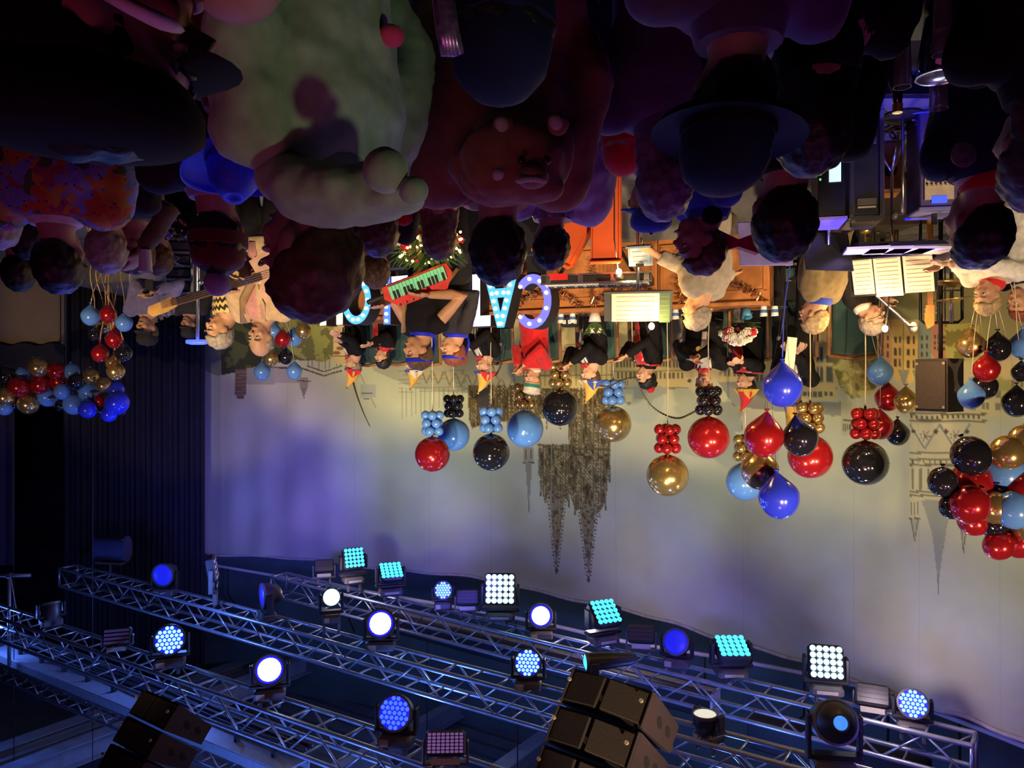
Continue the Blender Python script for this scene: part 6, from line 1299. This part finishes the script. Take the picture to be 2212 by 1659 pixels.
# frog suit wearer
c = aud('person in a pale green frog costume with the hood hanging down',668,545,1.8,118,top=K_GREEN,legs=K_GREEN,skin=m_skind,hair='crop',hairm=H_BROWN,bulk=1.02,fold=.045,eyes=True,hpitch=10,vox=.009,tvox=.014,extras=(collar(K_GREEN,.10,.47,.09),),s=1.18,hands=None)
hd_ = MB()
for (x,y,d_,r) in ((800, 410, 1.546, (0.0951, 0.0634, 0.057)), (740, 415, 1.546, (0.1077, 0.0697, 0.057)), (680, 405, 1.572, (0.1014, 0.0697, 0.057)), (850, 425, 1.521, (0.0634, 0.0507, 0.038)), (720, 445, 1.597, (0.1141, 0.0761, 0.038)), (620, 385, 1.623, (0.0634, 0.0634, 0.0507)), (790, 440, 1.572, (0.0887, 0.0634, 0.0355))): hd_.ell(RZ(-c['fa'])@(P(x,y,d_)-c['root'].location),r,RZ(-c['fa']))
remesh(hd_.build('hood',K_GREEN,c['root']),.008,3,.03)
for (x,y,r) in ((832,368,.043),(893,412,.028)): e = blob(c,'frog_eye',P(x,y,1.432),(r,r*.8,r),m_greenl,.004)
blob(c,'patch',P(846,78,1.745),(.03,.03,.024),m_pinkp,.006)
# lion suit wearer
c = aud('person in a brown lion costume with the lion-face hood hanging on the back',1075,522,2.35,176,top=K_LION,legs=K_LION,hair='short',hairm=H_BLACK,bulk=1.5,fold=.03,tvox=.018,s=1.0)
lh_ = MB()
for (x,y,d_,r) in ((1110,345,2.02,(.14,.08,.11)),(1045,395,2.08,(.07,.06,.045)),(1150,405,2.04,(.09,.07,.05)),(1010,360,2.08,(.05,.05,.05)),(1200,330,2.06,(.05,.05,.10)),(1090,410,2.06,(.11,.06,.04)),(1105,285,2.05,(.10,.06,.05))): lh_.ell(RZ(-c['fa'])@(P(x,y,d_)-c['root'].location),r,RZ(-c['fa']))
remesh(lh_.build('lion_hood',K_LION,c['root']),.011,3,.03)
blob(c,'lion_muzzle',P(1150,382,1.96),(.042,.045,.03),K_LION,.006)
blob(c,'mane',P(1095,390,2.05),(.125,.08,.06),K_LION,.02)
for (x,y) in ((1088,272),(1205,268)): blob(c,'lion_ear',P(x,y,1.97),(.028,.02,.03),K_LION,.006); blob(c,'ear_lining',P(x-4,y-4,1.953),(.018,.012,.02),m_pale,.003)
for x in (1126,1181): blob(c,'lion_eye',P(x,346,1.925),(.011,.010,.011),m_iris)
for k in range(7): a = lerp(-.9,.9,k/6); blob(c,'lion_mouth',P(1148+32*math.sin(a),390-9*math.cos(a)+6,1.918),(.012,.008,.007),m_pale)
blob(c,'cheek_patch',P(1078,380,1.975),(.02,.03,.018),m_pale)
# nearest dark cap
c = aud('nearest person in a dark blue round cap seen from behind at the picture edge',1080,28,1.16,172,top=K_DARK,hair='short',hairm=H_BLACK,hat=beanie(K_NAVY),s=.89,bulk=.95)
for k in range(4): MB().tube([wl(c,P(990-8*k,120,1.10)),wl(c,P(975-6*k,60,1.09)),wl(c,P(968-9*k,-30,1.08))],[.01,.012,.008],6).build('glitter_strand',mat('glitter_lilac',(.5,.35,.6),.25,.7,.6,80),c['root'],smooth=True)
# black cap person at the corner, face half turned
c = aud('person in a big black peaked cap with reddish half-turned face in the corner',225,92,.80,-112,top=K_BLACK,skin=mat('skin_flushed',(.55,.22,.17),.55,var=.08),hair='crop',hairm=H_BLACK,hat=None,eyes=True,s=.9,extras=(collar(K_WHITE,.085,.47,.07),),vox=.009)
HMx = c['HM']
hatpart(c['root'],HMx,'cap_crown',MB().lathe([(.094,.045),(.104,.055),(.118,.085),(.118,.11),(.10,.125),(.05,.135),(.001,.137)],n=30,sq=(.95,1.15),c=(0,.02,0)),K_BLACK,True)
pk = hatpart(c['root'],HMx,'cap_peak',MB().loft([[Vector((.085*math.sin(a),-.09-.06*t*math.cos(a)-.03*math.cos(a)+.02,.04-.02*t)) for a in np.linspace(-1.2,1.2,9)] for t in (0,.5,1)],caps=False),K_BLACK,True)
MB().ell((0,0,0),.006).build('earring',emat('earring_blue',(.1,.05,1),1.5) if False else mat('earring_blue_glint',(.3,.3,.9),.2,.9),c['root'],smooth=True,M=HMx@Matrix.Translation((.086,.01,-.05)))  # blue glint of the earring is put into its metal colour
MB().tube([wl(c,P(225,-15,.70)),wl(c,P(290,18,.69)),wl(c,P(350,48,.71)),wl(c,P(372,60,.74))],[.015,.018,.018,.012],8,flat=.4).build('white_neck_band',K_WHITE,c['root'],smooth=True)
aud('bald person beside the black-capped one at the picture edge',500,-105,1.30,110,bulk=.85,top=K_VIO,hair='bald',hairm=H_GREY,skin=m_skin,s=1.0)
# left and far groups
c = aud('person in a sparkling blue wide-brimmed hat behind the frog costume',508,318,2.15,165,top=K_MAROON,hair='short',hairm=H_BLACK,hat=widehat(mat('felt_blue',(.03,.06,.85),.6,var=.2,scale=60),mat('felt_navy',(.015,.02,.25),.6),.165,.20),s=.86,hpitch=-14)
PT = bpy.data.materials.new('cartoon_print'); PT.use_nodes = True; nt = PT.node_tree; tc = nt.nodes.new('ShaderNodeTexCoord'); vo = nt.nodes.new('ShaderNodeTexVoronoi'); vo.inputs['Scale'].default_value = 20; rp_ = nt.nodes.new('ShaderNodeValToRGB'); rp_.color_ramp.interpolation = 'CONSTANT'
els = [(0,(.55,.22,.03)),(.22,(.2,.24,.62)),(.42,(.5,.08,.03)),(.58,(.5,.3,.05)),(.72,(.08,.15,.06)),(.84,(.28,.3,.62)),(.93,(.35,.04,.1))]
while len(rp_.color_ramp.elements) < len(els): rp_.color_ramp.elements.new(.5)
for e,(p_,cc) in zip(rp_.color_ramp.elements,els): e.position = p_; e.color = (*cc,1)
se = nt.nodes.new('ShaderNodeSeparateColor'); nz_ = nt.nodes.new('ShaderNodeTexNoise'); nz_.inputs['Scale'].default_value = 18; nt.links.new(tc.outputs['Object'],nz_.inputs['Vector']); mxv = nt.nodes.new('ShaderNodeMix'); mxv.data_type = 'VECTOR'; mxv.inputs[0].default_value = .12; nt.links.new(tc.outputs['Object'],mxv.inputs[4]); nt.links.new(nz_.outputs['Color'],mxv.inputs[5]); nt.links.new(mxv.outputs[1],vo.inputs['Vector']); nt.links.new(vo.outputs['Color'],se.inputs[0]); nt.links.new(se.outputs[0],rp_.inputs['Fac'])
v2 = nt.nodes.new('ShaderNodeTexVoronoi'); v2.inputs['Scale'].default_value = 42; nt.links.new(tc.outputs['Object'],v2.inputs['Vector']); lt = nt.nodes.new('ShaderNodeMath'); lt.operation = 'LESS_THAN'; lt.inputs[1].default_value = .18; nt.links.new(v2.outputs['Distance'],lt.inputs[0])
mx = nt.nodes.new('ShaderNodeMix'); mx.data_type = 'RGBA'; nt.links.new(lt.outputs[0],mx.inputs[0]); nt.links.new(rp_.outputs['Color'],mx.inputs[6]); mx.inputs[7].default_value = (.06,.03,.08,1); nt.links.new(mx.outputs[2],nt.nodes['Principled BSDF'].inputs['Base Color']); nt.nodes['Principled BSDF'].inputs['Roughness'].default_value = .8
aud('dark-haired person in a colourful printed hooded top with a white collar',132,558,2.9,175,top=PT,hair='short',hairm=H_BLACK,bulk=1.35,extras=(collar(K_WHITE,.095,.49,.035),),fold=.03)
aud('person in a dark red knitted hat with a lilac pompom',474,508,2.75,178,top=K_DARK,hat=beanie(K_MAROON,K_PURPLE,-.03),hair='crop',hairm=H_BLACK,extras=(collar(K_PURPLE,.09,.49,.04),),s=1.08)
aud('grey-haired person in front of the balloon ribbons',234,528,3.55,175,top=K_DARK,hair='short',hairm=H_GREY)
aud('man with glasses turned sideways holding a drink near the rack',283,538,4.15,62,top=K_BROWN,hair='short',hairm=H_BROWN,extras=(glasses,),skin=m_skin2,hands=dict(R=P(305,545,3.9)),body_hands=True,vox=.011)
o = MB().lathe([(.026,0),(.034,.11),(.031,.11),(.024,.008)],n=16).build('cup',m_cupw,loc=P(314,540,3.86),smooth=40); tag(o,'white cup held up by the man with glasses near the rack','cup')
c = aud('brown-haired person in a black sequined cape before the rack',346,550,4.92,178,top=m_glit,hair='short',hairm=H_BROWN,bulk=1.3,extras=(collar(K_BLUE,.09,.5,.04),))
sq_ = MB().lathe([(.006,0),(.006,.002)],n=6).mesh('sequin',mat('sequin_gold',(.9,.65,.3),.12,1.0,0))
rnd = random.Random(9)
sqb = MB()
for k in range(260):
    x = rnd.uniform(285,408); y = rnd.uniform(440,520); w_ = P(x,y,4.72+.0004*(x-346)**2*.12); l_ = wl(c,w_); sqb.lathe([(.006,0),(.006,.002)],c=l_,M=RX(rnd.uniform(-.8,.8)+PI/2)@RY(rnd.uniform(-.8,.8)),n=6)
ob = sqb.build('sequins',mat('sequin_gold',(.9,.65,.3),.12,1.0,0),c['root']); ob['kind'] = 'stuff'
aud('dark-haired person at the picture edge before the tan wall panel',42,578,4.3,160,top=K_DARK,hair='short',hairm=H_BLACK)
aud('person with dark bob at the picture edge beside the printed top',62,500,3.7,150,top=K_VIO,hair='loose',hairm=H_BLACK,skin=m_skin)
aud('person in a red hood with pale blue-lit hair cut off by the picture edge',-6,470,3.2,140,top=K_RED,hair='short',hairm=H_GREY,skin=m_skin)
aud('short person with violet-lit hair behind the frog hood',818,488,3.3,178,top=K_VIO,hair='short',hairm=H_BROWN)
aud('person with cropped brown hair below the light-up letter L',812,576,4.6,178,top=K_DARK,hair='crop',hairm=H_BROWN)
ST = bpy.data.materials.new('red_white_stripes'); ST.use_nodes = True; nt = ST.node_tree; tc = nt.nodes.new('ShaderNodeTexCoord'); wv = nt.nodes.new('ShaderNodeTexWave'); wv.bands_direction = 'Z'; wv.inputs['Scale'].default_value = 11; rp_ = nt.nodes.new('ShaderNodeValToRGB'); rp_.color_ramp.interpolation = 'CONSTANT'; rp_.color_ramp.elements[0].color = (.45,.03,.04,1); rp_.color_ramp.elements[1].color = (.8,.65,.6,1); rp_.color_ramp.elements[1].position = .5
nt.links.new(tc.outputs['Object'],wv.inputs['Vector']); nt.links.new(wv.outputs['Fac'],rp_.inputs['Fac']); nt.links.new(rp_.outputs['Color'],nt.nodes['Principled BSDF'].inputs['Base Color'])
c = aud('person with long brown hair in a red and white striped top',950,505,3.9,178,top=ST,hair='loose',hairm=mat('hair_tawny',(.22,.13,.07),.5,var=.4,scale=40,bump=.4),bulk=1.15,fold=.012,skin=m_skin2)
blob(c,'red_bow',P(872,470,3.75),(.045,.03,.04),K_RED,.02)
c = aud('person in a lilac cape with glittering collar beside the lion costume',1188,522,3.55,165,top=K_PURPLE,hair='short',hairm=H_BLACK,bulk=1.6,fold=.03,extras=(collar(mat('glitter_lilac',(.5,.35,.6),.25,.7,.6,80),.10,.47,.08),),s=.98)
aud('person in a red hood in front of the orange desk panel',1345,300,3.05,178,top=K_VIO,hat=beanie(K_RED),hair='loose',hairm=H_GREY,s=.95)
aud('person with loose grey hair in front of the blue cap',1432,385,2.6,176,top=K_VIO,hair='loose',hairm=mat('hair_lilac',(.16,.11,.2),.5,var=.4,scale=40,bump=.4),s=1.08)
aud('person in a large navy bowler hat in the dark foreground',1575,215,1.45,168,top=K_VIO,hair='short',hairm=H_BLACK,hat=bowler(K_NAVY,K_BLACK),s=.88,hroll=-8)
aud('broad dark silhouette of a person next to the gap in the crowd',1748,262,1.72,176,top=K_BLACK,hair='loose',hairm=H_BLACK,s=.92,bulk=.8,hands=dict(R=P(1715,-40,1.86),L=P(1785,-40,1.86)))
aud('dark-haired person with frizzy light rim in the middle of the right crowd',1688,462,2.2,178,top=K_BLACK,hair='short',hairm=H_BLACK,s=1.02,bulk=.85,hands=dict(R=P(1640,200,2.4),L=P(1730,200,2.4)))
c = aud('man in profile in a blue guard uniform with a black rosette',1510,528,3.35,78,top=K_BLUE,hair='crop',hairm=H_BROWN,skin=m_skind,extras=(collar(K_BLUE,.10,.47,.06),),hpitch=-6,vox=.010)
blob(c,'rosette',P(1538,466,3.18),(.045,.02,.04),K_BLACK,.01)
bw = MB(); bw.prism([(-.09,.05),(-.10,-.05),(0,-.012),(.10,-.06),(.11,.05),(0,.02)],.05); o = bw.build('collar_bow',mat('satin_crimson',(.5,.015,.08),.35,var=.15),c['root'],loc=wl(c,P(1592,525,3.40))); o.rotation_euler = (0,0,-c['fa'])
aud('person in a bright blue peaked cap in front of the orange desk panel',1402,440,3.95,120,top=K_BLUE,hat=peaked(K_BLUE),hair='short',hairm=H_BROWN,s=1.0)
c = aud('person in dark navy uniform with a round badge and red collar lining',2108,492,2.55,165,top=K_NAVY,hair='short',hairm=H_BLACK,bulk=.9,hands=dict(R=P(2060,150,2.8),L=P(2150,150,2.8)),extras=(collar(K_RED,.085,.48,.05),),s=1.02)
bd_ = thing
o = MB().lathe([(.035,0),(.037,.004),(.03,.008),(.012,.010)],n=24,M=RX(PI/2)).build('badge',mat('badge_silver',(.35,.3,.4),.35,.6,.4,60),c['root'],smooth=40,loc=wl(c,P(2080,335,2.18))); o.rotation_euler = (0,0,-c['fa'])
aud('person with long straight hair at the picture edge in the right crowd',2240,330,1.5,178,top=K_BLACK,bulk=.85,s=.86,hands=dict(R=P(2200,-60,1.7),L=P(2290,-60,1.7)),hair='long',hairm=mat('hair_violet_brown',(.07,.045,.06),.5,var=.4,scale=40,bump=.4))
# bar table with glasses in the gap between the heads
tp = P(2031,0,2.12); TZ = 1.08
t = thing('bar_table','tall black bar table crowded with glasses in the gap of the crowd','table',(tp.x,tp.y,0)); MB().lathe([(.165,TZ-.03),(.17,TZ-.02),(.17,TZ-.005),(.165,TZ)],n=36).build('table_top',mat('table_gloss',(.01,.01,.014),.15),t,smooth=40); MB().tube([(0,0,.03),(0,0,TZ-.03)],.035,14).build('stem',m_fix,t,smooth=True); MB().lathe([(.15,0),(.15,.02),(.05,.05)],n=28).build('foot',m_fix,t,smooth=40)
def glass(label,x,y,h_,r,fill=None):
    o = thing('drinking_glass',label,'glass',(tp.x+x,tp.y+y,TZ)); MB().lathe([(r*.8,0),(r,h_),(r*.92,h_),(r*.72,.008)],n=20).build('glass',m_glass,o,smooth=40)
    if fill: MB().lathe([(r*.66,.012),(r*.78,h_*.6),(.001,h_*.6)],n=20).build('drink',fill,o,smooth=40)
for i,(x,y,h_,r,lb) in enumerate(((.115,-.02,.21,.024,'tallest clear glass on the bar table'),(.055,-.11,.16,.026,'clear glass in front of the tallest one on the bar table'),(-.06,.115,.22,.026,'clear glass with violet shine at the back of the bar table'),(-.12,.02,.19,.026,'clear glass beside the dark bowl on the bar table'),(-.09,-.09,.17,.025,'clear glass nearest the crowd edge on the bar table'),(-.015,-.12,.12,.026,'short clear glass at the front of the bar table'))):
    glass(lb,x,y,h_,r,m_beer if i%2 else None)
o = thing('bowl','dark shiny bowl with a bright rim on the bar table','bowl',(tp.x,tp.y,TZ)); MB().lathe([(.025,0),(.04,.01),(.062,.17),(.059,.17),(.036,.014)],n=26).build('bowl_body',mat('bowl_black',(.012,.012,.03),.08,coat=.6),o,smooth=True); MB().lathe([(.060,.168),(.065,.172),(.060,.176),(.057,.172)],n=26).build('rim',m_chrome,o,smooth=True)
o = thing('bottle','dark bottle with a gold cap on the bar table','bottle',(tp.x+.065,tp.y+.105,TZ)); MB().lathe([(.027,0),(.03,.02),(.03,.13),(.014,.18),(.012,.22)],n=20).build('bottle_body',mat('bottle_dark',(.01,.012,.01),.08,coat=.5),o,smooth=True); MB().lathe([(.014,.21),(.014,.235),(.001,.236)],n=16).build('cap',M_GOLD,o)
